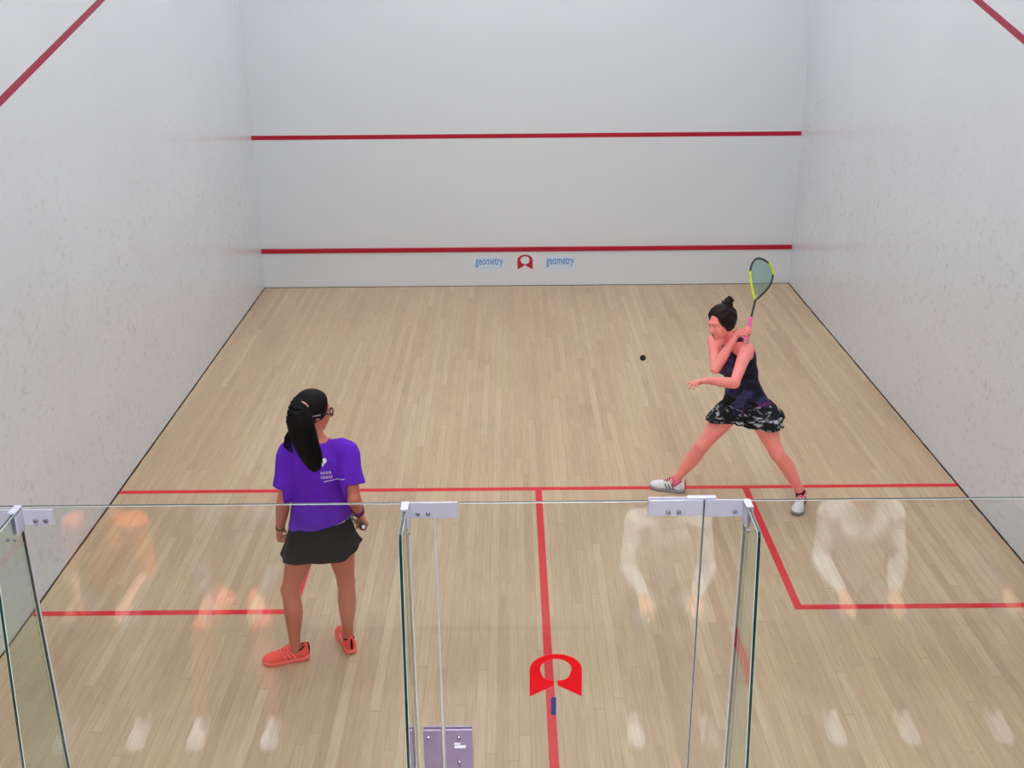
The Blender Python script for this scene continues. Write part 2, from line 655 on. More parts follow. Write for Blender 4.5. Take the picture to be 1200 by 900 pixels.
def loft(st, grow=0.0, mod=None):
    """st: rows of (cx,cy,cz, Xx,Xy,Xz, a, bf, bb): elliptical stations along a spine -> prims"""
    pr = []
    for i in range(len(st) - 1):
        s0, s1 = st[i], st[i + 1]
        c0, c1 = s0[:3], s1[:3]
        T = c1 - c0
        L = np.linalg.norm(T)
        T = T / L
        X = nrm(s0[3:6] + s1[3:6])
        X = nrm(X - T * (X @ T))
        Y = np.cross(T, X) * (1 if T[2] > 0 else -1)
        def fn(x, y, z, c0=c0, T=T, X=X, Y=Y, L=L, s0=s0, s1=s1):
            px, py, pz = x - c0[0], y - c0[1], z - c0[2]
            n = px * T[0] + py * T[1] + pz * T[2]
            t = np.clip(n / L, 0, 1)
            ax = n - t * L
            u = px * X[0] + py * X[1] + pz * X[2]
            w = px * Y[0] + py * Y[1] + pz * Y[2]
            a = s0[6] + (s1[6] - s0[6]) * t + grow
            bf = s0[7] + (s1[7] - s0[7]) * t + grow
            bb = s0[8] + (s1[8] - s0[8]) * t + grow
            b = np.where(w > 0, bf, bb)
            k0 = np.sqrt((u / a) ** 2 + (w / b) ** 2) + 1e-6
            k1 = np.sqrt((u / (a * a)) ** 2 + (w / (b * b)) ** 2) + 1e-6
            d = np.maximum(k0 * (k0 - 1) / k1, -np.minimum(a, b))
            return np.where(np.abs(ax) < 1e-6, d, np.sqrt(np.maximum(d, 0) ** 2 + ax ** 2))
        R = max(s0[6:9].max(), s1[6:9].max()) + grow
        pr.append((fn, np.minimum(c0, c1) - R, np.maximum(c0, c1) + R))
    return pr


def loft_mesh(st, seg=72, mod=None, thick=.004, rows=None):
    """open tube of cloth through elliptical stations, with real thickness -> verts, faces"""
    st = catmull(st, rows or len(st) * 4)
    n = len(st)
    def ring(i, off):
        s = st[i]
        T = nrm(st[min(i + 1, n - 1)][:3] - st[max(i - 1, 0)][:3])
        X = nrm(s[3:6] - T * (s[3:6] @ T))
        Y = np.cross(T, X) * (1 if T[2] > 0 else -1)
        out = []
        for k in range(seg):
            a = 2 * PI * k / seg
            m = mod(i / (n - 1), a) if mod else (1.0, 0.0)
            ca, sa = math.cos(a), math.sin(a)
            b = s[7] if sa > 0 else s[8]
            out.append(s[:3] + X * ca * (s[6] * m[0] + off) + Y * sa * (b * m[0] + off) + T * m[1])
        return out
    vs, fs = [], []
    for off in (0, -thick):
        for i in range(n):
            vs += ring(i, off)
    N = n * seg
    for i in range(n - 1):
        for k in range(seg):
            a, b = i * seg + k, i * seg + (k + 1) % seg
            fs.append((a, b, b + seg, a + seg))
            fs.append((N + a, N + a + seg, N + b + seg, N + b))
    for i in (0, n - 1):
        for k in range(seg):
            a, b = i * seg + k, i * seg + (k + 1) % seg
            fs.append((a, N + a, N + b, b) if i == 0 else (a, b, N + b, N + a))
    return vs, fs


# ------------------------------------------------------------------ the human figure
TORSO = [  # s along spine from hip joints, half width, front, back
    (-.095, .085, .055, .070), (-.05, .140, .082, .108), (.0, .166, .094, .122), (.06, .160, .094, .110), (.13, .134, .088, .084),
    (.20, .120, .084, .076), (.27, .124, .090, .084), (.34, .136, .104, .094), (.40, .144, .104, .100), (.45, .150, .086, .098),
    (.49, .140, .066, .082), (.525, .095, .052, .066), (.56, .058, .048, .056)]


def stations(hip, neck, Xh, Xs, rows, bend=None, L0=.56):
    """place profile rows along the spine; the side axis turns from the hips' to the shoulders'"""
    hip, neck = np.asarray(hip, float), np.asarray(neck, float)
    ax = neck - hip
    out = []
    for s, a, f, b in rows:
        t = s / L0
        c = hip + ax * t
        if bend is not None:
            c = c + np.asarray(bend) * math.sin(PI * min(1, max(0, t)))
        w = min(1, max(0, t))
        w = w * w * (3 - 2 * w)
        X = nrm(np.asarray(Xh) * (1 - w) + np.asarray(Xs) * w)
        out.append(np.concatenate([c, X, [a, f, b]]))
    return np.array(out)


def hand_prims(W, D, N, side, curls, spread=.0, sc=.92, thumb=(.6, .7, .45), tcurl=.5):
    """five-fingered hand: W wrist, D towards knuckles, N the way the palm faces; side 'R' or 'L'"""
    D = nrm(D)
    N = nrm(np.asarray(N, float) - D * np.dot(N, D))
    S = np.cross(D, N) if side == 'R' else np.cross(N, D)
    pal, fing = [], []
    ks = [(.030, .086, .0125), (.010, .090, .0125), (-.010, .087, .0118), (-.029, .079, .0108)]
    ln = [.070, .078, .072, .056]
    rr = [.0088, .0090, .0086, .0076]
    for i, (sx, dy, r) in enumerate(ks):
        k = W + sc * (S * sx + D * dy)
        pal.append(seg_prim(W + sc * (S * sx * .55 + D * .008), k, sc * .0165, sc * r))
    pal.append(seg_prim(W + sc * (S * .016 + D * .018 + N * .008), W + sc * (S * .030 + D * .05 + N * .008), sc * .017, sc * .013))
    pal.append(seg_prim(W + sc * (S * -.018 + D * .02 + N * .006), W + sc * (S * -.026 + D * .055 + N * .004), sc * .014, sc * .012))
    for i, (sx, dy, r) in enumerate(ks):
        p = W + sc * (S * sx + D * dy)
        c = curls[i] if isinstance(curls[0], (tuple, list)) else curls
        ang = 0
        sp = spread * (sx / .03)
        one = []
        for q, (fr, cc) in enumerate(zip((.46, .30, .24), c)):
            ang += cc
            d = nrm(D * math.cos(ang) + N * math.sin(ang) + S * sp * math.cos(ang))
            p2 = p + d * ln[i] * fr * sc
            one.append(seg_prim(p, p2, sc * rr[i] * (1.05 - .1 * q), sc * rr[i] * (.96 - .1 * q)))
            p = p2
        fing.append(one)
    t0 = W + sc * (S * .026 + D * .028 + N * .010)
    td = nrm(S * thumb[0] + D * thumb[1] + N * thumb[2])
    t1 = t0 + td * .042 * sc
    td2 = nrm(td * math.cos(tcurl) + (N * .6 + D * .5 - S * .3) * math.sin(tcurl))
    t2 = t1 + td2 * .030 * sc
    fing.append([seg_prim(t0, t1, sc * .0135, sc * .0105), seg_prim(t1, t2, sc * .0102, sc * .0082)])
    return pal, fing


def head_frame(f, up):
    f = nrm(f)
    X = nrm(np.cross(f, up))
    return np.array([X, f, np.cross(X, f)])  # right, forward, up


def add_head(F, c, A, sc, neckpt):
    """skull, jaw, nose, brow, lips, ears and neck; c is the point between the ears"""
    L = lambda x, y, z: c + sc * (A[0] * x + A[1] * y + A[2] * z)
    F.group(limb([(*neckpt, .058 * sc), *[(*(np.asarray(neckpt) * (1 - t) + L(0, -.022, -.04) * t), .053 * sc) for t in (.4, 1)]], 8), .03)
    F.group([ell(L(0, -.014, .034), A, sc * V(.074, .094, .086))], .02)
    F.group([ell(L(0, .030, -.020), A, sc * V(.062, .066, .080))], .02)
    F.group([ell(L(0, .040, -.066), A, sc * V(.047, .048, .044))], .022)
    F.group([ell(L(0, .074, -.093), A, sc * V(.020, .017, .016))], .02)
    F.group([ell(L(s * .036, .062, -.030), A, sc * V(.024, .022, .022)) for s in (-1, 1)], .02)
    F.group([ell(L(0, .078, .030), A, sc * V(.046, .018, .012))], .015)
    F.group([ell(L(s * .031, .098, .008), A, sc * V(.017, .014, .011)) for s in (-1, 1)], .012, 'sub')
    F.group([seg_prim(L(s * .021, .0865, .0125), L(s * .043, .0815, .0115), sc * .0050, sc * .0042) for s in (-1, 1)], .004)
    F.group([seg_prim(L(0, .090, .012), L(0, .112, -.026), sc * .0085, sc * .0115)], .010)
    F.group([ell(L(s * .012, .098, -.030), A, sc * V(.009, .010, .008)) for s in (-1, 1)], .008)
    F.group([ell(L(0, .088, -.056), A, sc * V(.024, .011, .007)), ell(L(0, .087, -.066), A, sc * V(.021, .011, .007))], .006)
    for s in (-1, 1):
        F.group([ell(L(s * .074, -.006, .0), A, sc * V(.010, .020, .031))], .006)
        F.group([ell(L(s * .082, .0, .004), A, sc * V(.006, .010, .018))], .005, 'sub')
    return L


def face_parts(par, L, A, sc, hairmat):
    """eyes with irises, brows and lips as parts"""
    for s in (-1, 1):
        e = sphere_obj('eye', L(s * .031, .0775, .006), .0112 * sc, M['eyewhite'], par)
        sphere_obj('iris', L(s * .031, .0838, .0055), .0064 * sc, M['iris'], e)
        p = [L(s * (.012 + .010 * i), .096 - .004 * i - .0012 * i * i, .026 + (.004 if i in (1, 2) else 0) - .001 * i) for i in range(4)]
        v, f = tube(p, [.0028 * sc, .0036 * sc, .0034 * sc, .002 * sc], 6)
        np_obj('eyebrow', v, f, hairmat, par)
    fl = Field(L(0, .09, -.06) - .05, L(0, .09, -.06) + .05, .0022)
    fl.group([ell(L(0, .0900, -.0565), A, sc * V(.0215, .0105, .0052)), ell(L(0, .0893, -.0660), A, sc * V(.0190, .0105, .0058))], .002)
    v, f = fl.mesh()
    np_obj('lips', v, f, M['lip'], par)


def sphere_obj(name, c, r, mat, par=None, sub=3, scale=None):
    bm = bmesh.new()
    bmesh.ops.create_icosphere(bm, subdivisions=sub, radius=r)
    for v in bm.verts:
        v.co = Vector(c) + (Vector([v.co[i] * scale[i] for i in range(3)]) if scale is not None else v.co)
    return bm_obj(name, bm, mat, par, True)


def bent(a, b, c, back=None, n=3):
    return None


def leg_rows(hip, knee, ank, back, k=1.0):
    """thigh and calf stations; back = direction the calf bulges"""
    hip, knee, ank, back = map(lambda q: np.asarray(q, float), (hip, knee, ank, back))
    mixp = lambda a, b, t: a * (1 - t) + b * t
    th = [(*hip, .086 * k), (*mixp(hip, knee, .25), .084 * k), (*mixp(hip, knee, .55), .071 * k), (*mixp(hip, knee, .82), .056 * k), (*knee, .051 * k)]
    ca = [(*knee, .051 * k), (*(mixp(knee, ank, .13) + back * .006), .0495 * k), (*(mixp(knee, ank, .30) + back * .016), .0535 * k), (*(mixp(knee, ank, .5) + back * .012), .048 * k),
          (*(mixp(knee, ank, .72) + back * .004), .037 * k), (*mixp(knee, ank, .92), .0315 * k), (*ank, .033 * k)]
    return th, ca


def arm_rows(sh, el, wr, k=1.0):
    sh, el, wr = map(lambda q: np.asarray(q, float), (sh, el, wr))
    mixp = lambda a, b, t: a * (1 - t) + b * t
    up = [(*sh, .050 * k), (*mixp(sh, el, .25), .046 * k), (*mixp(sh, el, .55), .041 * k), (*mixp(sh, el, .85), .036 * k), (*el, .035 * k)]
    fo = [(*el, .035 * k), (*mixp(el, wr, .22), .0385 * k), (*mixp(el, wr, .5), .034 * k), (*mixp(el, wr, .8), .0265 * k), (*wr, .0235 * k)]
    return up, fo


def build_body(par, J, hands, head, h, mat, kleg=1.0, karm=1.0, feet=True):
    """J: joints; hands: list of (palm, fingers); head: (c, A, sc)"""
    pts = [np.asarray(v) for k, v in J.items() if k[0] in 'LRhn' and len(np.shape(v)) == 1 and len(v) == 3 and not k.startswith('X')]
    pts.append(head[0])
    lo = np.min(pts, 0) - .24
    hi = np.max(pts, 0) + .24
    lo[2] = max(lo[2], J.get('zmin', .012))
    F = Field(lo, hi, h)
    st = catmull(stations(J['hip'], J['neck'], J['Xh'], J['Xs'], TORSO, J.get('bend')), 40)
    F.group(loft(st), 0)
    # bust
    T = nrm(J['neck'] - J['hip'])
    Xs = nrm(J['Xs'] - T * (J['Xs'] @ T))
    Y = np.cross(T, Xs)
    ch = J['hip'] + (J['neck'] - J['hip']) * (.37 / .56) + np.asarray(J.get('bend', V(0, 0, 0))) * .8
    if J.get('bust', True):
        F.group([ell(ch + Xs * s * .066 + Y * .082, np.array([Xs, Y, T]), V(.060, .050, .058)) for s in (-1, 1)], .03)
    for s in 'LR':
        th, ca = leg_rows(J[s + 'hip'], J[s + 'kn'], J[s + 'an'], J[s + 'back'], kleg)
        F.group(limb(th, 14), .035)
        F.group(limb(ca, 16), .012)
        if s + 'foot' in J:  # a bare foot inside the shoe
            d = nrm(J[s + 'foot'])
            a = J[s + 'an']
            F.group([seg_prim(a - d * .02 + V(0, 0, -.02), a + d * .10 + V(0, 0, -.045), .028, .020)], .02)
        up, fo = arm_rows(J[s + 'sh'], J[s + 'el'], J[s + 'wr'], karm)
        F.group(limb([(*(J['neck'] * .55 + J[s + 'sh'] * .45 - V(0, 0, .035)), .040), (*J[s + 'sh'], .046)], 4), .03)
        F.group(limb(up, 10), .028)
        F.group(limb(fo, 12), .010)
    for (pal, fing), s in hands:
        F.group(pal, .012)
        for one in fing:
            F.group(one, .0045)
    L = add_head(F, head[0], head[1], head[2], J['neck'] - T * .02)
    v, f = F.mesh(1)
    np_obj('body', v, f, mat, par)
    return L, (T, Xs, Y), st


def build_shoe(par, ank, d, mats, name='shoe', laces=None, pitch=0.0, size=1.0, label=None, accents=None, floor=0.0):
    """trainer: upper, sole, laces, lining; ank = ankle joint, d = toe direction on the floor"""
    d = nrm(V(d[0], d[1], 0))
    X = np.cross(d, V(0, 0, 1))
    o = V(ank[0], ank[1], floor)
    cp, sp = math.cos(pitch), math.sin(pitch)
    piv = V(.16 * size, 0)
    def Lc(a, l, z):  # along, lateral, up (metres); heel at -.075, toe at +.185
        a *= size; l *= size; z *= size
        if pitch:
            aa = a - piv[0]
            a, z = piv[0] + aa * cp + z * sp, -aa * sp + z * cp
        return o + d * a + X * l + V(0, 0, z)
    # outline of the sole (along, half width left, half width right)
    prof = [(-.078, .0, .0), (-.070, .022, .022), (-.045, .033, .033), (0, .034, .033), (.05, .034, .036), (.10, .043, .043), (.14, .045, .044), (.17, .036, .034), (.187, .018, .015), (.192, 0, 0)]
    pr = catmull(prof, 34)
    top, bot = [], []
    nz = 5
    vs, fs = [], []
    ring = [(p[0], p[1]) for p in pr] + [(p[0], -p[2]) for p in pr[-2:0:-1]]
    n = len(ring)
    zs = [(.0, .93), (.003, 1.0), (.013, 1.03), (.023, 1.0), (.026, .95)]
    for z, k in zs:
        for a, l in ring:
            rise = .010 * max(0, (a - .11) / .08) ** 2 + .004 * max(0, (-.03 - a) / .05) ** 2
            vs.append(Lc(.055 + (a - .055) * k, l * k, z + rise + (.006 if a < .02 else 0) * (z / .026)))
    for i in range(len(zs) - 1):
        for k in range(n):
            a, b = i * n + k, i * n + (k + 1) % n
            fs.append((a, b, b + n, a + n))
    fs.append(tuple(range(n))[::-1])
    fs.append(tuple(range((len(zs) - 1) * n, len(zs) * n)))
    root = None
    # upper as a field in local space
    Fd = Field(V(-.10, -.06, .012), V(.21, .06, .13), .003)
    E3 = np.eye(3)
    Fd.group([ell(V(-.035, 0, .045), E3, V(.040, .031, .055))], 0)
    Fd.group([ell(V(.125, 0, .030), E3, V(.066, .043, .036))], .02)
    Fd.group([seg_prim(V(-.03, 0, .05), V(.11, 0, .036), .031, .032)], .02)
    Fd.group([seg_prim(V(.012, 0, .080), V(.09, 0, .050), .022, .024)], .02)
    Fd.group([seg_prim(V(-.052, 0, .06), V(-.058, 0, .098), .022, .016)], .015)
    Fd.group([seg_prim(V(-.022, 0, .16), V(-.020, 0, .070), .031, .028)], .006, 'sub')
    Fd.cut(lambda x, y, z: .014 - z + 0 * x + 0 * y)
    v, f = Fd.mesh(1)
    vw = np.array([Lc(*q) for q in v])
    root = np_obj(name, vw, f, mats['upper'], par)
    if label:
        root['label'] = label
    np_obj('sole', vs, fs, mats['sole'], root)
    # lining rim
    rim = [Lc(-.022 + .036 * math.cos(t), .029 * math.sin(t), .083 + .010 * (abs(math.cos(t))) + (.006 if math.cos(t) < -.5 else 0)) for t in np.linspace(0, 2 * PI, 25)]
    v1, f1 = tube(rim, .0035, 6, False)
    np_obj('collar', v1, f1, mats['lining'], root)
    v, f = tube([Lc(-.004, 0, .118), Lc(.010, 0, .107), Lc(.05, 0, .086), Lc(.092, 0, .066)], [.012, .016, .0165, .012], 12)
    np_obj('tongue', v, f, mats.get('tongue', mats['laces']), root)
    parts = []
    for i in range(5):
        a = .028 + i * .017
        z = .1085 - i * .0088
        w = .020 + .001 * i
        parts.append(tube([Lc(a, -w, z - .010), Lc(a + .004, -w * .5, z - .001), Lc(a + .006, 0, z + .002), Lc(a + .004, w * .5, z - .001), Lc(a, w, z - .010)], .0026, 6))
    parts.append(tube([Lc(.026, 0, .107), Lc(.018, .018, .112), Lc(.028, .030, .100), Lc(.030, .008, .106)], .0022, 6))
    parts.append(tube([Lc(.026, 0, .107), Lc(.020, -.018, .112), Lc(.032, -.028, .098), Lc(.030, -.006, .106)], .0022, 6))
    v, f = merge(parts)
    np_obj('laces', v, f, mats['laces'], root)
    if accents:
        for s in (-1, 1):
            st = []
            for j in range(3):
                a0 = .0 + j * .026
                st.append(tube([Lc(a0, s * .0335, .030), Lc(a0 + .010, s * .0345, .048), Lc(a0 + .022, s * .029, .066)], [.0036, .0042, .003], 6))
            v, f = merge(st)
            np_obj('side_stripe', v, f, accents, root)
        v, f = tube([Lc(-.0745, 0, .04), Lc(-.0755, 0, .075), Lc(-.074, 0, .108)], [.006, .008, .005], 8)
        np_obj('heel_tab', v, f, mats['lining'], root)
    return root


def hair_cap(par, c, A, sc, mat, face_y=.035, slope=.55, grow=.012, name='hair', low=-.055, extra=None, groove=.0008, back=.045, lump=0):
    lo, hi = c - .22, c + .22
    F = Field(lo, hi, .003)
    L = lambda x, y, z: c + sc * (A[0] * x + A[1] * y + A[2] * z)
    F.group([ell(L(0, -.016, .036), A, sc * (V(.074, .094, .086) + grow))], 0)
    F.group([ell(L(0, -.045, -.02), A, sc * V(.066, .060, .062))], .02)
    def loc(x, y, z):
        px, py, pz = (x - c[0]) / sc, (y - c[1]) / sc, (z - c[2]) / sc
        return [px * A[i, 0] + py * A[i, 1] + pz * A[i, 2] for i in range(3)]
    def face(x, y, z):
        u, w, q = loc(x, y, z)
        # forehead hairline high in front, running down in front of the ears, nape below
        return (w - (face_y + slope * np.maximum(q - .02, 0) * 1.0 - back * np.clip((.02 - q) / .06, 0, 1))) * sc
    F.cut(face)
    F.cut(lambda x, y, z: (low - loc(x, y, z)[2]) * sc)
    if extra:
        extra(F, L)
    def gr(x, y, z):
        u, w, q = loc(x, y, z)
        return groove * np.sin(70 * np.arctan2(u, q + .03 + 0 * u) + 30 * w)
    F.warp(gr)
    if lump:
        F.warp(lambda x, y, z: lump * (np.sin(x * 95 + 3 * np.sin(z * 60)) + np.sin(y * 110 + z * 70)))
    v, f = F.mesh(1)
    return np_obj(name, v, f, mat, par), L


def strands(par, name, root_pts, path_fn, n, r, mat, seed=1):
    rs = random.Random(seed)
    parts = []
    for i in range(n):
        pts, rad = path_fn(rs, i)
        parts.append(tube(pts, rad, 5))
    v, f = merge(parts)
    return np_obj(name, v, f, mat, par)


def patch_on(bvh, o, ux, uy, dirn, pts, lift=.0015):
    """project outline points (2-D in the frame o, ux, uy) along dirn on to a surface; one ngon slightly thick"""
    out = []
    for a, b in pts:
        p = o + ux * a + uy * b
        hit = bvh.ray_cast(Vector(p - dirn * .5), Vector(dirn), 2.0)
        q = np.array(hit[0]) if hit[0] is not None else p
        out.append(q - dirn * lift)
    n = len(out)
    vs = out + [q + dirn * .003 for q in out]
    fs = [tuple(range(n)), tuple(range(2 * n - 1, n - 1, -1))] + [(i, n + i, n + (i + 1) % n, (i + 1) % n) for i in range(n)]
    return vs, fs


# ------------------------------------------------------------------ the court
W2, LEN, HT = 3.2, 9.75, 6.0


def struct(name, lo, hi, mat, bev=0):
    return tag(box(name, lo, hi, mat, None, bev), kind='structure')


floor = struct('floor', (-W2, -.02, -.1), (W2, LEN, 0), M['floor'])
gfloor = struct('gallery_floor', (-4.2, -6.2, -.1), (4.2, -.02, -.002), M['carpet'])
wall_front = struct('wall_front', (-W2 - .2, LEN, -.1), (W2 + .2, LEN + .2, HT), M['wall_front'])
wall_left = struct('wall_left', (-W2 - .2, -.02, -.1), (-W2, LEN, HT), M['wall_side'])
wall_right = struct('wall_right', (W2, -.02, -.1), (W2 + .2, LEN, HT), M['wall_side'])
struct('gallery_wall_left', (-4.4, -6.2, -.1), (-4.2, -.02, HT), M['gallery'])
struct('gallery_wall_right', (4.2, -6.2, -.1), (4.4, -.02, HT), M['gallery'])
struct('gallery_wall_rear', (-4.4, -6.4, -.1), (4.4, -6.2, HT), M['gallery'])
struct('gallery_return_left_wall', (-4.4, -.02, -.1), (-W2 - .2, .18, HT), M['gallery'])
struct('gallery_return_right_wall', (W2 + .2, -.02, -.1), (4.4, .18, HT), M['gallery'])
struct('ceiling', (-4.4, -6.4, HT), (4.4, LEN + .2, HT + .2), M['ceiling'])

# lines painted on the floor
Z = .0015
SL = 4.285
def fline(x0, x1, y0, y1):
    return box('court_line', (x0, y0, 0), (x1, y1, Z), M['line'], floor)
fline(-W2, W2, SL - .025, SL + .025)                 # short line
fline(-.025, .025, 0.0, SL - .025)                   # half-court line
for s in (-1, 1):                                    # service boxes
    xi = 1.575 * s
    fline(xi - .025, xi + .025, 2.61, SL - .025)
    fline(min(xi + .025 * s, W2 * s), max(xi + .025 * s, W2 * s), 2.61, 2.66)

# front wall: tin, board line, service line, out line
tin = tag(box('trim_1', (-W2, LEN - .022, 0), (W2, LEN, .43), M['wall_front'], None, .002), kind='structure')
tin['label'] = 'white tin board along the foot of the front wall'
bl = box('board_line', (-W2, LEN - .034, .43), (W2, LEN, .482), M['wall_line'], tin, .004)
bl['label'] = 'red board line along the top of the tin'
o = box('service_line', (-W2, LEN - .002, 1.78), (W2, LEN, 1.83), M['wall_line'], wall_front)
o['label'] = 'red service line across the front wall'
box('out_line', (-W2, LEN - .002, 4.57), (W2, LEN, 4.62), M['wall_line'], wall_front)
for s, w in ((-1, wall_left), (1, wall_right)):
    bm = bmesh.new()
    xs = (W2 * s, (W2 - .002) * s)
    p = [(0, 2.13), (LEN, 4.57), (LEN, 4.622), (0, 2.182)]
    vs = [bm.verts.new((x, y, z)) for x in xs for y, z in p]
    bm.faces.new(vs[:4]); bm.faces.new(vs[4:])
    for i in range(4):
        bm.faces.new((vs[i], vs[(i + 1) % 4], vs[4 + (i + 1) % 4], vs[4 + i]))
    o = bm_obj('out_line', bm, M['out_line'], w)
    o['label'] = 'red sloping out line on the side wall'
# dark expansion gap where boards meet the side walls
for s, nm in ((-1, 'baseboard_left'), (1, 'baseboard_right')):
    rs = random.Random(3 + s)
    vs, fs = [], []
    n = 90
    for i in range(n + 1):
        y = LEN * i / n
        w = .005 + .006 * rs.random()
        for x, z in ((W2, -.001), (W2 - w, -.001), (W2 - w, .004), (W2, .008)):
            vs.append((s * x, y, z))
    for i in range(n):
        for k in range(4):
            a, b = i * 4 + k, i * 4 + (k + 1) % 4
            fs.append((a, b, b + 4, a + 4))
    o = np_obj(nm, vs, fs, M['gapdark'], None, False)
    tag(o, kind='structure')
o = box('baseboard_front', (-W2, LEN - .028, 0), (W2, LEN - .02, .005), M['gapdark'])
tag(o, kind='structure')

# ceiling lamps over the court, plus two unseen rows added as gallery fill
k = 0
for y in (-4.6, -1.7, 1.2, 3.8, 6.4, 8.7):
    for x in (-1.9, 0, 1.9):
        place = {-4.6: 'at the back of the gallery', -1.7: 'above the bench outside the glass wall', 1.2: 'over the rear of the court', 3.8: 'over the middle of the court', 6.4: 'over the front half of the court', 8.7: 'beside the front wall'}[y]
        side = {-1.9: 'on the left side', 0: 'on the centre line', 1.9: 'on the right side'}[x]
        lp = empty('ceiling_lamp', (x, y, HT), 'flat white ceiling lamp %s, %s' % (place, side), 'ceiling lamp', 'flat lamps on the ceiling')
        bm = bmesh.new()
        for a, b in (((-.66, -.36), (.66, -.30)), ((-.66, .30), (.66, .36)), ((-.66, -.30), (-.60, .30)), ((.60, -.30), (.66, .30))):
            add_box(bm, (x + a[0], y + a[1], HT - .06), (x + b[0], y + b[1], HT), .004)
        bm_obj('frame', bm, M['lampframe'], lp)
        box('diffuser', (x - .60, y - .30, HT - .045), (x + .60, y + .30, HT - .03), M['lamp_fill'] if y == -4.6 else M['bench_fill'] if y < 0 else M['lamp'], lp)
        if y == -1.7:  # added narrow beam: brightens the spectators mirrored in the glass, spares the court
            la = bpy.data.lights.new('bench_fill', 'AREA')
            la.shape, la.size, la.size_y = 'RECTANGLE', 1.1, .5
            la.spread = math.radians(48)
            la.energy = 125
            la.color = (.93, .97, 1.0)
            lo_ = bpy.data.objects.new('bench_fill', la)
            lo_.location = (0, 0, -.05)
            link(lo_, lp)

# ------------------------------------------------------------------ glass back wall
def pane(name, quad, axis, t0, t1, mats, parent, light_sides=()):
    """sheet of glass: quad = outline in the sheet's plane, polished arris round it
    material slots: 0 glass, 1 arris, 2 edge, 3 top edge"""
    bm = bmesh.new()
    def co(p, t):
        return (t, p[0], p[1]) if axis == 'x' else (p[0], t, p[1])
    a = [bm.verts.new(co(p, t0)) for p in quad]
    b = [bm.verts.new(co(p, t1)) for p in quad]
    n = len(quad)
    f0, f1 = bm.faces.new(a), bm.faces.new(b)
    for i in range(n):
        bm.faces.new((a[i], a[(i + 1) % n], b[(i + 1) % n], b[i]))
    bmesh.ops.recalc_face_normals(bm, faces=bm.faces[:])
    rim = [e for e in bm.edges if (e.link_faces[0] in (f0, f1)) != (e.link_faces[1] in (f0, f1))]
    sides = [f for f in bm.faces if f not in (f0, f1)]
    for f in sides:
        f.material_index = 3 if f.normal.z > .7 else 2
        if any(abs(f.calc_center_median().x - a) < .002 for a in light_sides):
            f.material_index = 1
    r = bmesh.ops.bevel(bm, geom=rim, offset=.0013, segments=1, affect='EDGES', material=1)
    ai = 0 if axis == 'x' else 1
    for f in bm.faces:
        if abs(f.normal[ai]) > .99:
            f.material_index = 0
        elif abs(f.normal[ai]) > .1:
            f.material_index = 1
    o = bm_obj(name, bm, mats, parent)
    return o


GM = [M['glass'], M['arris'], M['edge'], M['topedge']]
FM = [M['finglass'], M['arris'], M['edge'], M['topedge']]
TOP = 2.135
back = empty('wall_back', (0, 0, 0), kind='structure')
rect = lambda x0, x1, z0, z1: [(x0, z0), (x1, z0), (x1, z1), (x0, z1)]
for x0, x1 in ((-3.2, -1.8245), (-1.8215, -.4580), (.4332, 1.8315), (1.8345, 3.2)):
    pane('glass_panel', rect(x0, x1, 0, TOP), 'y', -.006, .006, GM, back, (-.458,))
door = empty('door_1', (-.01, 0, 0), kind='structure')
door['label'] = 'frameless glass door in the back wall'
pane('door_glass', rect(-.4552, .4305, .008, TOP), 'y', -.006, .006, GM, door, (-.4552,))
box('seal', (-.4579, -.0075, 0), (-.4553, .0075, TOP - .06), M['seal'], back)
box('seal', (.4306, -.0066, 0), (.4331, .0066, TOP - .004), M['darkseal'], back)


def bolt(par, x, y, z, r=.008, d=V(0, -1, 0)):
    v, f = tube([V(x, y, z), V(x, y, z) + d * .005, V(x, y, z) + d * .008], [r, r, r * .6], 14)
    return np_obj('bolt', v, f, M['bolt'], par, False)


def plate(name, x0, x1, z0, z1, par, mat, y0=-.006, th=.007):
    return box(name, (x0, y0 - th, z0), (x1, y0, z1), mat, par, .0015)


# door-top lock plate beside the seam
p = plate('lock_plate', .247, .427, 2.084, 2.142, door, M['steel'])
plate('lock_plate', .247, .427, 2.084, 2.142, door, M['steel'], .013)
bolt(p, .312, -.013, 2.100)
bolt(p, .348, -.013, 2.100)
box('strike', (.375, -.010, 2.142), (.470, .010, 2.149), M['steel'], door, .002)
# pivot hinge on the door
h = plate('hinge_leaf', -.449, -.352, 1.05, 1.225, door, M['hinge'])
plate('hinge_leaf', -.449, -.352, 1.05, 1.225, door, M['hinge'], .013)
bolt(h, -.400, -.013, 1.193)
bolt(h, -.400, -.013, 1.083)
l1 = box('label_plate', (-.417, -.0142, 1.146), (-.376, -.013, 1.157), M['labelwhite'], h)
box('label_plate', (-.417, -.0142, 1.160), (-.395, -.013, 1.170), M['stickerwhite'], h)
h2 = plate('hinge_leaf', -.528, -.463, 1.05, 1.225, back, M['hinge'])
plate('hinge_leaf', -.528, -.463, 1.05, 1.225, back, M['hinge'], .013)
bolt(h2, -.508, -.013, 1.196, .005)

fins = []
for x, lab in ((-1.823, 'glass fin at the left end, propping the back wall'), (-.551, 'glass fin on the hinge side of the door'),
               (.569, 'glass fin on the lock side of the glass door'), (1.833, 'glass fin right of the lock side one, beyond the frame')):
    fn = empty('glass_fin', (x, 0, 0), lab, 'glass fin', 'glass fins behind the back wall')
    d0, d1 = (-.215, -.46)
    pane('fin_glass', [(-.011, 0), (d1, 0), (d0, TOP - .02), (d0 + .008, TOP - .004), (-.011, TOP)], 'x', x - .006, x + .006, FM, fn)
    box('seal', (x - .008, -.0108, 0), (x + .008, -.0062, TOP - .065), M['seal'], fn)
    fins.append(fn)
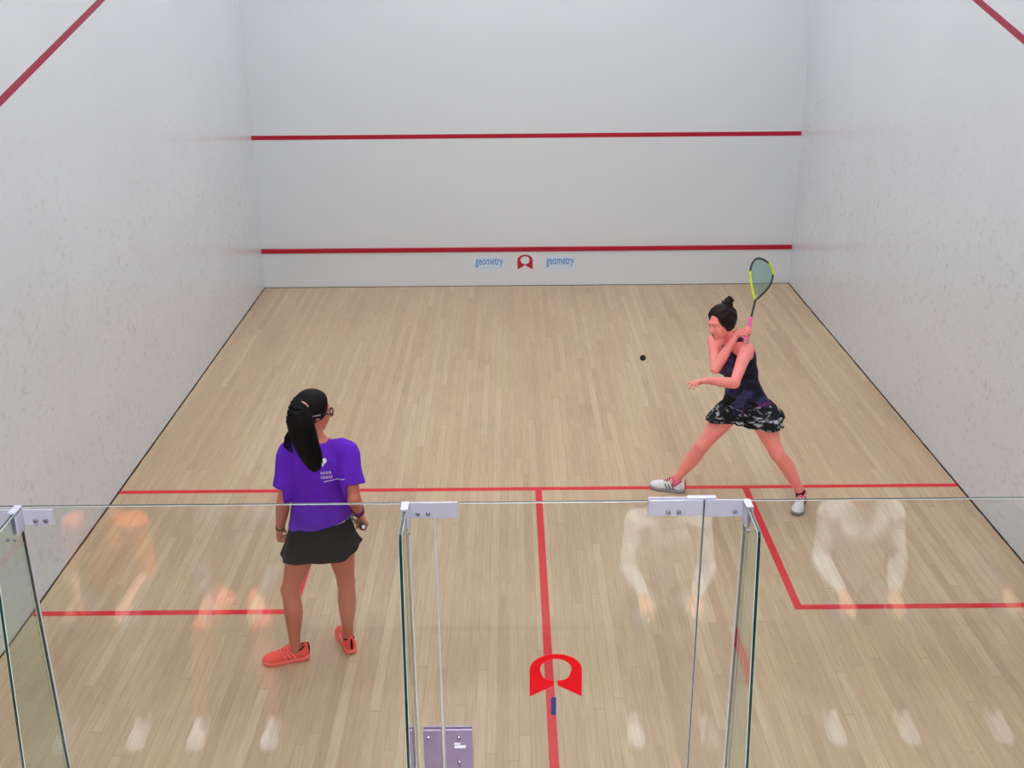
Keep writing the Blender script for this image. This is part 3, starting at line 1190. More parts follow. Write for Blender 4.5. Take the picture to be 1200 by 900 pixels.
# top brackets: an angle of satin metal on the wall pane and the fin
def bracket(fn, x, xa, xb, z0, z1, bolts, clip=.05):
    b = plate('bracket', xa, xb, z0, z1, fn, M['steel'])
    for bx in bolts:
        bolt(b, bx, -.013, z0 + (z1 - z0) * .32)
    for s in (-1, 1):
        box('clip', (x + s * .0062 if s > 0 else x - .0122, -.013 - clip, z0 - .012), (x + .0122 if s > 0 else x - .0062, -.012, z1), M['steel'], fn, .001)
    box('clip', (x - .0122, -.013 - clip, TOP + .0005), (x + .0122, -.006, TOP + .008), M['steel'], fn, .001)
    bolt(fn, x + .0122, -.10, z0 - .005, .006, V(1, 0, 0))
    bolt(fn, x - .0122 + .006, -.10, z0 - .005, .006, V(-1, 0, 0))
bracket(fins[0], -1.823, -1.935, -1.711, 2.070, 2.128, (-1.925, -1.772, -1.738))
bracket(fins[1], -.551, -.566, -.380, 2.083, 2.142, (-.512, -.478))
bracket(fins[2], .569, .433, .580, 2.080, 2.142, (.532,))
bracket(fins[3], 1.833, 1.721, 1.945, 2.070, 2.128, (1.77, 1.90))


# ------------------------------------------------------------------ stickers
def resample(pts, n):
    P = np.array(pts, float)
    L = np.concatenate([[0], np.cumsum(np.linalg.norm(np.diff(P, axis=0), axis=1))])
    t = np.linspace(0, L[-1], n)
    return list(zip(np.interp(t, L, P[:, 0]), np.interp(t, L, P[:, 1])))


def emblem_outline():
    """arched emblem: half of each rim, mirrored; open at the foot"""
    leg_o = resample([(-.035, .265), (-.5, 0)], 7)[:-1] + resample([(-.5, 0), (-.5, .60)], 8)[:-1]
    arch_o = [(.5 * math.cos(PI - a), .60 + .40 * math.sin(a) ** .9) for a in np.linspace(0, PI / 2, 14)]
    leg_i = resample([(-.035, .375), (-.17, .395), (-.235, .445), (-.275, .52)], 11)[:-1]
    arch_i = [(-.30 * math.cos(b), .645 + .245 * math.sin(b)) for b in np.linspace(-.45, PI / 2, 17)]
    left_o, left_i = leg_o + arch_o, leg_i + arch_i
    assert len(left_o) == len(left_i), (len(left_o), len(left_i))
    return ([*left_o, *[(-x, y) for x, y in left_o[-2::-1]]], [*left_i, *[(-x, y) for x, y in left_i[-2::-1]]])


def flat_shape(name, pts, cx, z0, w, hgt, y0, y1, mat, par=None):
    # pts: (outer rim, inner rim), equally many points; a ribbon between them with thickness
    outer, inner = pts
    n = len(outer)
    bm = bmesh.new()
    R = [[bm.verts.new((cx + p[0] * w, y, z0 + p[1] * hgt)) for p in rim] for y in (y0, y1) for rim in (outer, inner)]
    for i in range(n - 1):
        bm.faces.new((R[0][i], R[0][i + 1], R[1][i + 1], R[1][i]))
        bm.faces.new((R[2][i], R[3][i], R[3][i + 1], R[2][i + 1]))
        bm.faces.new((R[0][i], R[2][i], R[2][i + 1], R[0][i + 1]))
        bm.faces.new((R[1][i], R[1][i + 1], R[3][i + 1], R[3][i]))
    for i in (0, n - 1):
        bm.faces.new((R[0][i], R[1][i], R[3][i], R[2][i]))
    return bm_obj(name, bm, mat, par)


o = flat_shape('emblem_decal', emblem_outline(), -.053, 1.364, .184, .178, -.0078, -.0062, M['emblem'])
tag(o, 'bright red arched emblem stuck on the glass door', 'decal')
o = box('blue_tab', (-.069, -.0085, 1.284), (-.051, -.0062, 1.360), M['bluevinyl'], None, .0005)
tag(o, 'small dark blue tab on the glass door just below the red emblem', 'sticker')

ty = LEN - .022
o = empty('emblem_sticker', (-.02, ty, .15), 'white sticker with a dark red arched emblem on the tin', 'sticker')
box('backing', (-.21, ty - .0012, .145), (.17, ty, .415), M['stickerwhite'], o)
flat_shape('emblem', emblem_outline(), -.02, .205, .185, .185, ty - .0026, ty - .0012, M['emblem_dark'], o)


def text_mesh(body, w, hgt, cx, z0, y, mat, par):
    cu = bpy.data.curves.new('lettering', 'FONT')
    cu.body = body
    cu.extrude = .004
    cu.offset = .012
    ob = bpy.data.objects.new('lettering_curve', cu)
    COL.objects.link(ob)
    dg = bpy.context.evaluated_depsgraph_get()
    me = bpy.data.meshes.new_from_object(ob.evaluated_get(dg))
    bpy.data.objects.remove(ob)
    co = np.array([v.co[:] for v in me.vertices])
    lo, hi = co.min(0), co.max(0)
    co = (co - lo) / np.maximum(hi - lo, 1e-6)
    b = base_of(par)
    for v, c in zip(me.vertices, co):
        v.co = Vector((cx - w / 2 + c[0] * w - b[0], y - .0008 * c[2] - b[1], z0 + c[1] * hgt - b[2]))
    me.materials.append(mat)
    return link(bpy.data.objects.new('lettering', me), par)


for cx, side in ((-.455, 'left'), (.405, 'right')):
    o = empty('lettered_sticker', (cx, ty, .22), 'pale sticker with blue lettering on the tin, %s of the red emblem' % side, 'sticker', 'blue lettered stickers on the tin')
    box('backing', (cx - .185, ty - .001, .215), (cx + .185, ty, .365), M['stickerbase'], o)
    text_mesh('geometry', .335, .115, cx, .235, ty - .0012, M['stickerblue'], o)

# ------------------------------------------------------------------ ball
o = sphere_obj('squash_ball', (.76, 4.30, 1.05), .0225, M['rubber'])
tag(o, 'small black rubber ball in the air left of the pointing hand', 'ball')


# ------------------------------------------------------------------ rackets
def racket(butt, A, L, label, grip_mat, group=None):
    """butt end, axis towards the head, and the head's sideways axis"""
    A = nrm(A)
    L = nrm(L - A * (L @ A))
    N = np.cross(A, L)
    r = empty('squash_racket', tuple(butt), label, 'racket', group)
    P = lambda l, a, n=0: butt + A * a + L * l + N * n
    v, f = tube([P(0, 0), P(0, .004), P(0, .012), P(0, .03), P(0, .17), P(0, .195), P(0, .20)], [.012, .0175, .0178, .0155, .0142, .0140, .0115], 14)
    np_obj('grip', v, f, grip_mat, r)
    v, f = tube([P(0, -.0012), P(0, .0005)], [.011, .0115], 12)
    np_obj('butt_cap', v, f, M['shoewhite'], r, False)
    v, f = tube([P(0, .19), P(0, .25), P(0, .32), P(0, .352)], [.0085, .0075, .008, .0105], 10)
    np_obj('shaft', v, f, M['blackplastic'], r)
    half = catmull([(.0, .345, 0), (.016, .368, 0), (.048, .425, 0), (.080, .495, 0), (.096, .565, 0), (.086, .632, 0), (.050, .674, 0), (0, .686, 0)], 40)[:, :2]
    loop = [P(a, b) for a, b in half] + [P(-a, b) for a, b in half[-2:0:-1]]
    v, f = tube(loop + [loop[0]], .0072, 8, False)
    np_obj('frame', v, f, M['blackplastic'], r)
    n = len(half)
    for sgn, i0, i1 in ((-1, 1, 21), (1, 26, 36)):
        v, f = tube([P(sgn * a, b) for a, b in half[i0:i1]], .0086, 8)
        np_obj('lime_panel', v, f, M['lime'], r)
    parts = []
    xs = np.linspace(-.084, .084, 19)
    for xx in xs:
        ys = [b for (a0, b0), (a1, b1) in zip(half[:-1], half[1:]) if (a0 - abs(xx)) * (a1 - abs(xx)) <= 0 for b in [b0 + (b1 - b0) * ((abs(xx) - a0) / (a1 - a0) if a1 != a0 else 0)]]
        if len(ys) >= 2:
            parts.append(tube([P(xx, min(ys)), P(xx, max(ys))], .0011, 4))
        elif len(ys) == 1:
            parts.append(tube([P(xx, .36), P(xx, ys[0])], .0015, 4))
    for yy in np.arange(.40, .68, .0115):
        k = np.interp(yy, half[:, 1], half[:, 0])
        parts.append(tube([P(-k, yy, .001), P(k, yy, .001)], .0015, 4))
    v, f = merge(parts)
    np_obj('strings', v, f, M['string'], r)
    return r
# ------------------------------------------------------------------ the player in purple, back to us
UP = V(0, 0, 1)
HB = .0042


def player_purple():
    par = empty('person', (-1.30, 2.18, 0), 'person in purple shirt, black skirt and coral shoes, seen from behind', 'person')
    J = dict(hip=V(-1.265, 2.20, .80), neck=V(-1.247, 2.17, 1.385), Xh=nrm(V(1, .12, 0)), Xs=nrm(V(.97, -.16, .10)), bend=V(0, -.012, 0),
             Lhip=V(-1.350, 2.175, .80), Rhip=V(-1.180, 2.205, .80), Lkn=V(-1.470, 2.175, .445), Rkn=V(-1.165, 2.275, .440),
             Lan=V(-1.462, 2.135, .088), Ran=V(-1.172, 2.245, .082), Lback=nrm(V(.75, -.65, 0)), Rback=nrm(V(.25, -.95, 0)),
             Lfoot=V(-.97, -.22, 0), Rfoot=V(-.40, .92, 0),
             Lsh=V(-1.403, 2.205, 1.290), Rsh=V(-1.093, 2.150, 1.318), Lel=V(-1.452, 2.14, 1.025), Lwr=V(-1.505, 2.23, .815),
             Rel=V(-1.052, 2.06, 1.085), Rwr=V(-1.060, 2.245, .900))
    # right hand closed on the racket handle: butt towards us, head away and across
    A = nrm(V(-.33, .86, -.30))
    D = nrm(J['Rwr'] - J['Rel'])
    D = nrm(D - A * (D @ A))
    N = nrm(np.cross(A, D))
    hc = J['Rwr'] + D * .070 + N * .027
    butt = hc - A * .050
    g = [(1.0, 1.35, .9)] * 4
    hR = hand_prims(J['Rwr'], D, N, 'R', g, 0, .92, (.15, .8, .75), .9)
    DL = nrm(V(-.28, .30, -.9))
    NL = nrm(V(.75, .25, -.2))
    hL = hand_prims(J['Lwr'], DL, NL, 'L', [(.75, .9, .6), (.85, 1.0, .6), (.9, 1.0, .6), (.95, 1.0, .6)], 0, .92, (.35, .8, .5), .5)
    hA = head_frame(V(.80, .57, -.20), nrm(V(.02, -.02, 1)))
    hcen = V(-1.262, 2.195, 1.535)
    hs = .93
    L, (T, Xs, Y), st = build_body(par, J, [(hR, 'R'), (hL, 'L')], (hcen, hA, hs), HB, M['skin_a'], 1.0, 1.0)
    face_parts(par, L, hA, hs, M['hair_a'])

    # shirt: loose jersey with short sleeves
    rows = [(.055, .178, .118, .122), (.12, .170, .115, .112), (.20, .156, .112, .102), (.28, .152, .112, .102), (.35, .158, .124, .108), (.41, .163, .126, .112),
            (.46, .164, .106, .108), (.50, .150, .080, .090), (.535, .098, .062, .074), (.556, .070, .056, .064)]
    S = stations(J['hip'], J['neck'], J['Xh'], J['Xs'], rows, J['bend'])
    lo, hi = V(-1.66, 1.93, .72), V(-.86, 2.48, 1.45)
    F = Field(lo, hi, .004)
    F.group(loft(catmull(S, 30)), 0)
    ch = J['hip'] + (J['neck'] - J['hip']) * (.37 / .56) + J['bend'] * .8
    F.group([ell(ch + Xs * s * .066 + Y * .086, np.array([Xs, Y, T]), V(.076, .066, .078)) for s in (-1, 1)], .05)
    for s in 'LR':
        sh, el = J[s + 'sh'], J[s + 'el']
        out = nrm(V(-1, 0, 0) if s == 'L' else V(1, 0, 0))
        e = sh + (el - sh) * .80 + out * .006
        F.group(limb([(*(J['neck'] * .45 + sh * .55 - V(0, 0, .022)), .058), (*(sh + V(0, 0, .004)), .066), (*(sh + (e - sh) * .5), .066), (*e, .068)], 10), .018)
    # hem and sleeve ends
    T0 = nrm(J['neck'] - J['hip'])
    hem = J['hip'] + V(0, 0, .075)
    hn = nrm(V(-.24, .05, 1))
    def cuts(x, y, z):
        return (hem[0] - x) * hn[0] + (hem[1] - y) * hn[1] + (hem[2] - z) * hn[2]
    torso_keep = cuts
    F2 = F
    for s in 'LR':
        sh, el = J[s + 'sh'], J[s + 'el']
        ax = nrm(el - sh)
        e = sh + (el - sh) * .70
        def scut(x, y, z, e=e, ax=ax, s=s):
            d = (x - e[0]) * ax[0] + (y - e[1]) * ax[1] + (z - e[2]) * ax[2]
            # only outside the trunk
            side = (x - (J['hip'][0] + (-.178 if s == 'L' else .178)))
            m = side if s == 'L' else -side
            return np.where(m < 0, d, -1.0)
        F.cut(scut)
    F.cut(cuts)
    def folds(x, y, z):
        a = x * 23 + z * 17 + 2.2 * np.sin(z * 11 + y * 7)
        b = x * -14 + z * 26 + y * 9
        low = np.clip((1.15 - z) / .35, 0, 1)
        return .0032 * np.sin(a) * (.35 + .65 * low) + .0024 * np.sin(b + 1.5 * np.sin(x * 15)) + .004 * low * np.sin(x * 40 + 6 * y)
    F.warp(folds)
    v, f = F.mesh(1)
    shirt = np_obj('shirt', v, f, M['purple'], par)
    bvh = BVHTree.FromPolygons([tuple(q) for q in v], [tuple(map(int, q)) for q in f])
    # printed marks on the back: a round badge, two short lines of small print and a rule
    bx = nrm(J['Xs'])
    bd = nrm(V(.05, 1, -.25))
    o0 = V(-1.215, 1.9, 1.31)
    parts = []
    def dot(a, b, r, n=12):
        return [(a + r * math.cos(2 * PI * i / n), b + r * math.sin(2 * PI * i / n)) for i in range(n)]
    def rct(a0, b0, a1, b1):
        return [(a0, b0), (a1, b0), (a1, b1), (a0, b1)]
    uz = V(0, 0, 1)
    badge = [patch_on(bvh, o0, bx, uz, bd, q) for q in (dot(.006, .036, .015), dot(-.004, .016, .009))]
    vv, ff = merge(badge)
    np_obj('badge_print', vv, ff, M['whitecloth'], shirt, False)
    rs = random.Random(5)
    marks = []
    for row, z0 in ((0, -.040), (1, -.066)):
        xx = -.012
        for i in range(6 if row == 0 else 7):
            w = .004 + .003 * rs.random()
            marks.append(patch_on(bvh, o0, bx, uz, bd, rct(xx, z0 + .004 * rs.random(), xx + w * .55, z0 + .016)))
            if i % 2:
                marks.append(patch_on(bvh, o0, bx, uz, bd, rct(xx, z0, xx + w, z0 + .005)))
            xx += w + .0035
    for i in range(9):
        marks.append(patch_on(bvh, o0, bx, uz, bd, rct(.0 + i * .013, -.086 + i * .0012, .0105 + i * .013, -.081 + i * .0012)))
    vv, ff = merge(marks)
    np_obj('lettering_print', vv, ff, M['tape'], shirt, False)

    # skirt
    rows = [(.125, .142, .098, .094), (.06, .170, .106, .120), (.0, .184, .114, .140), (-.06, .198, .124, .152), (-.115, .212, .134, .160), (-.155, .222, .142, .164)]
    S = stations(J['hip'], J['neck'], J['Xh'], J['Xh'], rows)
    hipshift = lambda t: V(-.018, 0, 0) * t
    for i in range(len(S)):
        S[i, :3] += hipshift(i / 5)
    def sk(t, a):
        w = max(0, t - .25) / .75
        return (1 + w * (.030 * math.sin(5 * a + .6) + .022 * math.sin(11 * a)), -.012 * w * math.sin(3 * a + 1.0) - .056 * w - .048 * w * math.cos(a))
    v, f = loft_mesh(S, 96, sk, .004, 28)
    skirt = np_obj('skirt', v, f, M['blackcloth'], par)
    # shorts under the skirt
    Fs = Field(V(-1.62, 1.98, .58), V(-.98, 2.44, .93), .005)
    Fs.group(loft(catmull(stations(J['hip'], J['neck'], J['Xh'], J['Xh'], [(r[0], r[1], r[2], r[3]) for r in TORSO[:6]], None), 16), .006), 0)
    for s in 'LR':
        th, ca = leg_rows(J[s + 'hip'], J[s + 'kn'], J[s + 'an'], J[s + 'back'], 1.07)
        Fs.group(limb(th, 12), .03)
    Fs.cut(lambda x, y, z: .685 - z + 0 * x + 0 * y)
    Fs.cut(lambda x, y, z: z - .90 + 0 * x + 0 * y)
    v, f = Fs.mesh(1)
    np_obj('shorts', v, f, M['blackcloth'], par)
    S = stations(J['hip'], J['neck'], J['Xh'], J['Xh'], [(.098, .158, .102, .112), (.124, .153, .098, .106), (.150, .147, .092, .100)])
    v, f = loft_mesh(S, 72, None, .003, 6)
    np_obj('waistband', v, f, M['waist'], par)

    # hair: cap, tail hanging down the back, loose strands, tie
    cap, HL = hair_cap(par, hcen, hA, hs, M['hair_a'], .050, .10, .017, 'hair', -.085, back=.022)
    tail0 = hcen + hs * (hA[0] * -.012 + hA[1] * -.105 + hA[2] * .055)
    path = [(hcen + V(-.040, -.050, .090), .045), (hcen + V(-.056, -.085, .035), .066), (hcen + V(-.045, -.100, -.06), .072), (hcen + V(-.022, -.112, -.15), .066),
            (hcen + V(.0, -.118, -.22), .056), (hcen + V(.015, -.116, -.275), .040), (hcen + V(.020, -.114, -.325), .016)]
    Ft = Field(hcen + V(-.24, -.30, -.42), hcen + V(.20, .1, .20), .0036)
    PR = catmull([(*p, r) for p, r in path], 22)
    st2 = np.array([np.concatenate([q[:3], nrm(V(1, .1, 0)), [q[3], q[3] * .62, q[3] * .62]]) for q in PR])
    Ft.group(loft(st2), .0)
    Ft.warp(lambda x, y, z: .0012 * np.sin((x - hcen[0] - .15 * (hcen[2] - z)) * 260 + 4 * np.sin(z * 12)) + .0022 * np.sin(x * 70 + z * 14))
    v, f = Ft.mesh(1)
    np_obj('hair_tail', v, f, M['hair_a'], par)
    def sp(rs, i):
        k = (i + rs.random() * .8) / 34 - .5
        q0, q1 = PR[3], PR[-1]
        pts, rad = [], []
        for j in range(2, 22, 3):
            c = PR[j]
            ww = c[3] * (1.02 if j < 18 else 1.25)
            pts.append(c[:3] + V(k * 2 * ww, -.62 * c[3] * math.sqrt(max(0, 1 - (k * 2) ** 2)) + .0005, -.008 * rs.random()))
            rad.append(.0024)
        pts[-1] = pts[-1] + V(.012 * (rs.random() - .5), -.004 * rs.random(), -.03 * rs.random())
        rad[-1] = .0008
        return pts, rad
    strands(par, 'hair_strands', None, sp, 34, .003, M['hair_a'])
    def wisp(rs, i):
        a = hcen + V(-.095 - .004 * i, -.070, -.06)
        return [a, a + V(-.018 - .003 * i, -.012, -.05), a + V(-.020 - .005 * i, -.018, -.10), a + V(-.008, -.02, -.135 - .01 * rs.random())], [.004, .0055, .004, .001]
    strands(par, 'hair_strands', None, wisp, 5, .003, M['hair_a'], 4)
    c0 = hcen + V(-.026, -.098, .092)
    arc = [c0 + V(.026 * math.cos(t), -.020 - .010 * math.sin(t), .020 * math.sin(t) - .012 * math.cos(t)) for t in np.linspace(-.1, 1.75, 8)]
    v, f = tube(arc, [.002, .003, .0036, .0038, .0038, .0036, .003, .002], 8)
    np_obj('hair_tie', v, f, M['palepink'], par)
    # sports goggles on a grey strap
    gl = None
    rim = []
    for s in (-1, 1):
        cc = HL(s * .033, .106, .008)
        pts = [cc + hs * (hA[0] * .030 * math.cos(t) + hA[2] * .022 * math.sin(t) - hA[1] * .012 * (s * math.cos(t) if s * math.cos(t) > 0 else 0)) for t in np.linspace(0, 2 * PI, 25)]
        rim.append(tube(pts, .0036, 8, False))
    rim.append(tube([HL(-.006, .112, .010), HL(0, .116, .012), HL(.006, .112, .010)], .0034, 8))
    for s in (-1, 1):
        rim.append(tube([HL(s * .064, .096, .010), HL(s * .076, .060, .012), HL(s * .082, .020, .014)], .0044, 8))
    v, f = merge(rim)
    gl = np_obj('goggles', v, f, M['blackplastic'], par)
    parts = []
    for s in (-1, 1):
        pts = []
        for t in np.linspace(0, 1, 12):
            a = .15 + t * 1.45
            pts.append(HL(s * (.0895 * math.cos(a - .15)), -.016 + .112 * math.cos(PI / 2 + a) * 1.0 + .035 * (1 - t), .014 - .035 * t))
        parts.append(tube(pts, .0042, 6))
    v, f = merge(parts)
    np_obj('strap', v, f, M['strapgrey'], gl)
    # wrist things
    def band(name, a, b, r0, r1, mat, rd=0):
        v, f = tube([a, a + (b - a) * .08, a + (b - a) * .92, b], [r0 - .004, r0, r1, r1 - .004], 18)
        return np_obj(name, v, f, mat, par)
    fw = nrm(J['Rwr'] - J['Rel'])
    band('wristband', J['Rwr'] - fw * .070, J['Rwr'] - fw * .002, .0355, .0325, M['wine'])
    fl = nrm(J['Lwr'] - J['Lel'])
    band('watch_strap', J['Lwr'] - fl * .016, J['Lwr'] + fl * .002, .0275, .0270, M['blackplastic'])
    # shoes
    ms = dict(upper=M['coral'], sole=M['coralsole'], laces=M['corallace'], tongue=M['coral'], lining=M['shoedark'])
    build_shoe(par, J['Lan'], J['Lfoot'], ms, 'shoe', accents=M['corallace'])
    build_shoe(par, J['Ran'], J['Rfoot'], ms, 'shoe', accents=M['corallace'])
    racket(butt, A, V(.9, .44, .3), 'squash racket held low in front of the player in purple, white butt cap showing', M['blackplastic'])
    return par


# ------------------------------------------------------------------ the player swinging a backhand
def player_navy():
    par = empty('person', (1.45, 4.08, 0), 'person in dark patterned sports dress lunging with a raised racket', 'person')
    f = nrm(V(-.80, -.60, 0))
    left = V(-f[1], f[0], 0)
    J = dict(hip=V(1.497, 4.10, .745), neck=V(1.338, 4.055, 1.285), bend=V(.012, .006, 0),
             Xh=nrm(V(-.72, .66, -.05)), Xs=nrm(V(-.56, .82, -.06)),
             Rhip=V(1.432, 4.155, .745), Lhip=V(1.566, 4.05, .752), Rkn=V(1.200, 4.125, .428), Lkn=V(1.706, 3.935, .440),
             Ran=V(1.030, 4.225, .088), Lan=V(1.925, 3.985, .092), Rback=nrm(V(.45, .75, -.2)), Lback=nrm(V(.75, .6, .3)),
             Rfoot=V(-.93, .36, 0), Lfoot=V(-.42, -.90, 0),
             Rsh=V(1.247, 4.155, 1.222), Lsh=V(1.425, 3.925, 1.238), Rel=V(1.216, 3.905, 1.112),
             Lel=V(1.318, 3.735, 1.068), Lwr=V(1.112, 3.640, 1.128))
    butt = V(1.405, 3.885, 1.312)
    tip = V(1.606, 4.36, 1.752)
    A = nrm(tip - butt)
    hc = butt + A * .070
    fd = nrm(hc - J['Rel'])
    D = nrm(fd - A * (fd @ A))
    N = nrm(np.cross(A, D))
    J['Rwr'] = hc - D * .066 - N * .028
    g = [(1.0, 1.35, .9)] * 4
    hR = hand_prims(J['Rwr'], D, N, 'R', g, 0, .90, (.15, .8, .75), .9)
    DL = nrm(V(-.93, -.30, .02))
    NL = nrm(V(.2, -.35, -.9))
    hL = hand_prims(J['Lwr'], DL, NL, 'L', [(.06, .10, .05), (.35, .45, .3), (.55, .6, .4), (.6, .7, .4)], .10, .90, (.75, .6, .25), .2)
    hA = head_frame(V(-.84, -.50, -.22), nrm(V(-.10, -.02, 1)))
    hcen = V(1.253, 3.985, 1.418)
    hs = .92
    L, (T, Xs, Y), st = build_body(par, J, [(hR, 'R'), (hL, 'L')], (hcen, hA, hs), HB, M['skin_b'], 1.02, .98)
    face_parts(par, L, hA, hs, M['hair_b'])

    # tank top
    rows = [(-.07, .205, .138, .160), (-.03, .196, .128, .152), (.02, .184, .114, .136), (.07, .166, .104, .114), (.13, .148, .098, .096), (.20, .136, .094, .088), (.27, .138, .100, .096),
            (.34, .148, .116, .104), (.40, .154, .116, .110), (.45, .156, .096, .108), (.49, .144, .076, .092), (.53, .100, .062, .076), (.56, .070, .058, .066)]
    S = stations(J['hip'], J['neck'], J['Xh'], J['Xs'], rows, J['bend'])
    ch = J['hip'] + (J['neck'] - J['hip']) * (.37 / .56) + J['bend'] * .8
    F = Field(V(1.0, 3.7, .66), V(1.8, 4.45, 1.40), .004)
    F.group(loft(catmull(S, 34)), 0)
    F.group([ell(ch + Xs * s * .066 + Y * .084, np.array([Xs, Y, T]), V(.067, .056, .064)) for s in (-1, 1)], .03)
    def loc(x, y, z):
        px, py, pz = x - J['neck'][0], y - J['neck'][1], z - J['neck'][2]
        return [px * q[0] + py * q[1] + pz * q[2] for q in (Xs, Y, T)]
    def cuts(x, y, z):
        u, w, q = loc(x, y, z)
        # armholes: straps only above the armpits; scooped neck at the front, higher at the back
        arm = np.where(q > -.155, np.abs(u) - np.interp(q, [-.155, -.10, -.03, .05], [.150, .112, .092, .078]), -1)
        neck = .052 - np.sqrt(u ** 2 + (np.clip(q - .03, None, 0) * .62) ** 2 + 0 * w)
        neck = np.where((w > -.01), neck, -1)
        nb = np.where(w <= -.01, .062 - np.sqrt(u ** 2 + ((q - .03)) ** 2), -1)
        return np.maximum(np.maximum(arm, neck), nb)
    F.cut(cuts)
    F.cut(lambda x, y, z: loc(x, y, z)[2] - .012)
    F.cut(lambda x, y, z: .706 - z + 0 * x + 0 * y)
    F.warp(lambda x, y, z: .0026 * np.sin(x * 30 - z * 22 + 2 * np.sin(z * 15)) + .0018 * np.sin(y * 41 + z * 13))
    v, f = F.mesh(1)
    np_obj('tank_top', v, f, M['swirl'], par)

    # skirt, flying out with the swing
    rows = [(.055, .172, .110, .128), (.0, .190, .122, .146), (-.05, .214, .140, .166), (-.10, .236, .158, .182), (-.130, .246, .168, .188)]
    S = stations(J['hip'], J['neck'], J['Xh'], J['Xh'], rows)
    for i in range(len(S)):
        S[i, :3] += V(.020, -.004, .0) * (i / 4)
    hemn = nrm(V(.03, .10, 1))
    hem0 = V(1.49, 4.02, .628)
    def skirt_field(g, lowcut):
        Fk = Field(V(1.08, 3.72, .54), V(1.92, 4.50, .84), .004)
        Fk.group(loft(catmull(S, 20), g), 0)
        for s in 'RL':
            hp, kn = J[s + 'hip'], J[s + 'kn']
            Fk.group([seg_prim(hp + (kn - hp) * .30, hp + (kn - hp) * .62, .098 + g, .114 + g)], .07)
        Fk.warp(lambda x, y, z: np.clip((.80 - z) / .12, 0, 1) * (.0085 * np.sin(9 * np.arctan2(y - 4.08, x - 1.49) + .5) + .004 * np.sin(21 * np.arctan2(y - 4.08, x - 1.49))))
        Fk.cut(lambda x, y, z: (hem0[0] - x) * hemn[0] + (hem0[1] - y) * hemn[1] + (hem0[2] + lowcut - z) * hemn[2])
        return Fk
    Fk = skirt_field(0, 0)
    Fk.cut(lambda x, y, z: z - .80 + 0 * x + 0 * y)
    inner = skirt_field(-.012, -.05)
    inner.cut(lambda x, y, z: z - .70 + 0 * x + 0 * y)
    Fk.d = np.maximum(Fk.d, -inner.d)
    v, f = Fk.mesh(1)
    np_obj('skirt', v, f, M['camo'], par)
    Fs = Field(V(1.15, 3.8, .50), V(1.85, 4.42, .86), .005)
    Fs.group(loft(catmull(stations(J['hip'], J['neck'], J['Xh'], J['Xh'], TORSO[:6], None), 16), .006), 0)
    for s in 'LR':
        th, ca = leg_rows(J[s + 'hip'], J[s + 'kn'], J[s + 'an'], J[s + 'back'], 1.05)
        Fs.group(limb(th, 12), .03)
    Fs.cut(lambda x, y, z: .655 - z + 0 * x + 0 * y)
    Fs.cut(lambda x, y, z: z - .84 + 0 * x + 0 * y)
    v, f = Fs.mesh(1)
    np_obj('shorts', v, f, M['blackcloth'], par)

    # hair drawn up into a bun
    cap, HL = hair_cap(par, hcen, hA, hs, M['hair_b'], .054, .12, .024, 'hair', -.072, lump=.0018)
    bc = HL(.0, -.088, .128)
    Fb = Field(bc - .09, bc + .09, .003)
    Fb.group([ell(bc, hA, V(.036, .032, .030))], 0)
    Fb.group([ell(bc + hs * (hA[1] * -.016 + hA[2] * .026), hA, V(.026, .024, .022))], .01)
    Fb.group([seg_prim(HL(0, -.06, .085), bc, .034, .028)], .01)
    Fb.warp(lambda x, y, z: .003 * np.sin(x * 150 + z * 180) + .003 * np.sin(y * 170 - z * 90))
    v, f = Fb.mesh(1)
    np_obj('hair_bun', v, f, M['hair_b'], par)
    def wisp(rs, i):
        a = 2 * PI * i / 12
        d = hA[0] * math.cos(a) + hA[1] * math.sin(a)
        p = bc + d * .026
        return [p, p + d * .014 + hA[2] * .016, p + d * .020 + hA[2] * (.004 + .03 * rs.random())], [.004, .003, .0008]
    strands(par, 'hair_strands', None, wisp, 12, .003, M['hair_b'])

    # socks, shoes
    for s in 'RL':
        ax = nrm(J[s + 'kn'] - J[s + 'an'])
        a, b = J[s + 'an'] - V(0, 0, .03), J[s + 'an'] + ax * .035
        v, f = tube([a, (a + b) / 2, b - ax * .003, b], [.036, .0365, .0375, .034], 18)
        np_obj('sock', v, f, M['pinksock'] if s == 'R' else M['shoedark'], par)
    ms = dict(upper=M['shoewhite'], sole=M['solegrey'], laces=M['shoewhite'], tongue=M['shoered'], lining=M['shoered'])
    build_shoe(par, J['Ran'], J['Rfoot'], ms, 'shoe', accents=M['blackplastic'])
    build_shoe(par, J['Lan'], J['Lfoot'], ms, 'shoe', accents=M['shoered'])
    racket(butt, A, V(.86, .12, -.52), 'black and lime squash racket with pink grip raised beside the head', M['pinkgrip'])
    return par


# ------------------------------------------------------------------ spectators on the front bench; the glass mirrors them
bench = empty('spectator_bench', (0, -2.05, 0), 'long wooden bench behind the glass wall', 'bench')
box('seat', (-3.6, -2.30, .385), (3.6, -1.84, .425), M['bench'], bench, .006)
for x in (-3.3, -1.1, 1.1, 3.3):
    box('leg', (x - .03, -2.26, 0), (x + .03, -1.90, .385), M['bench'], bench, .004)


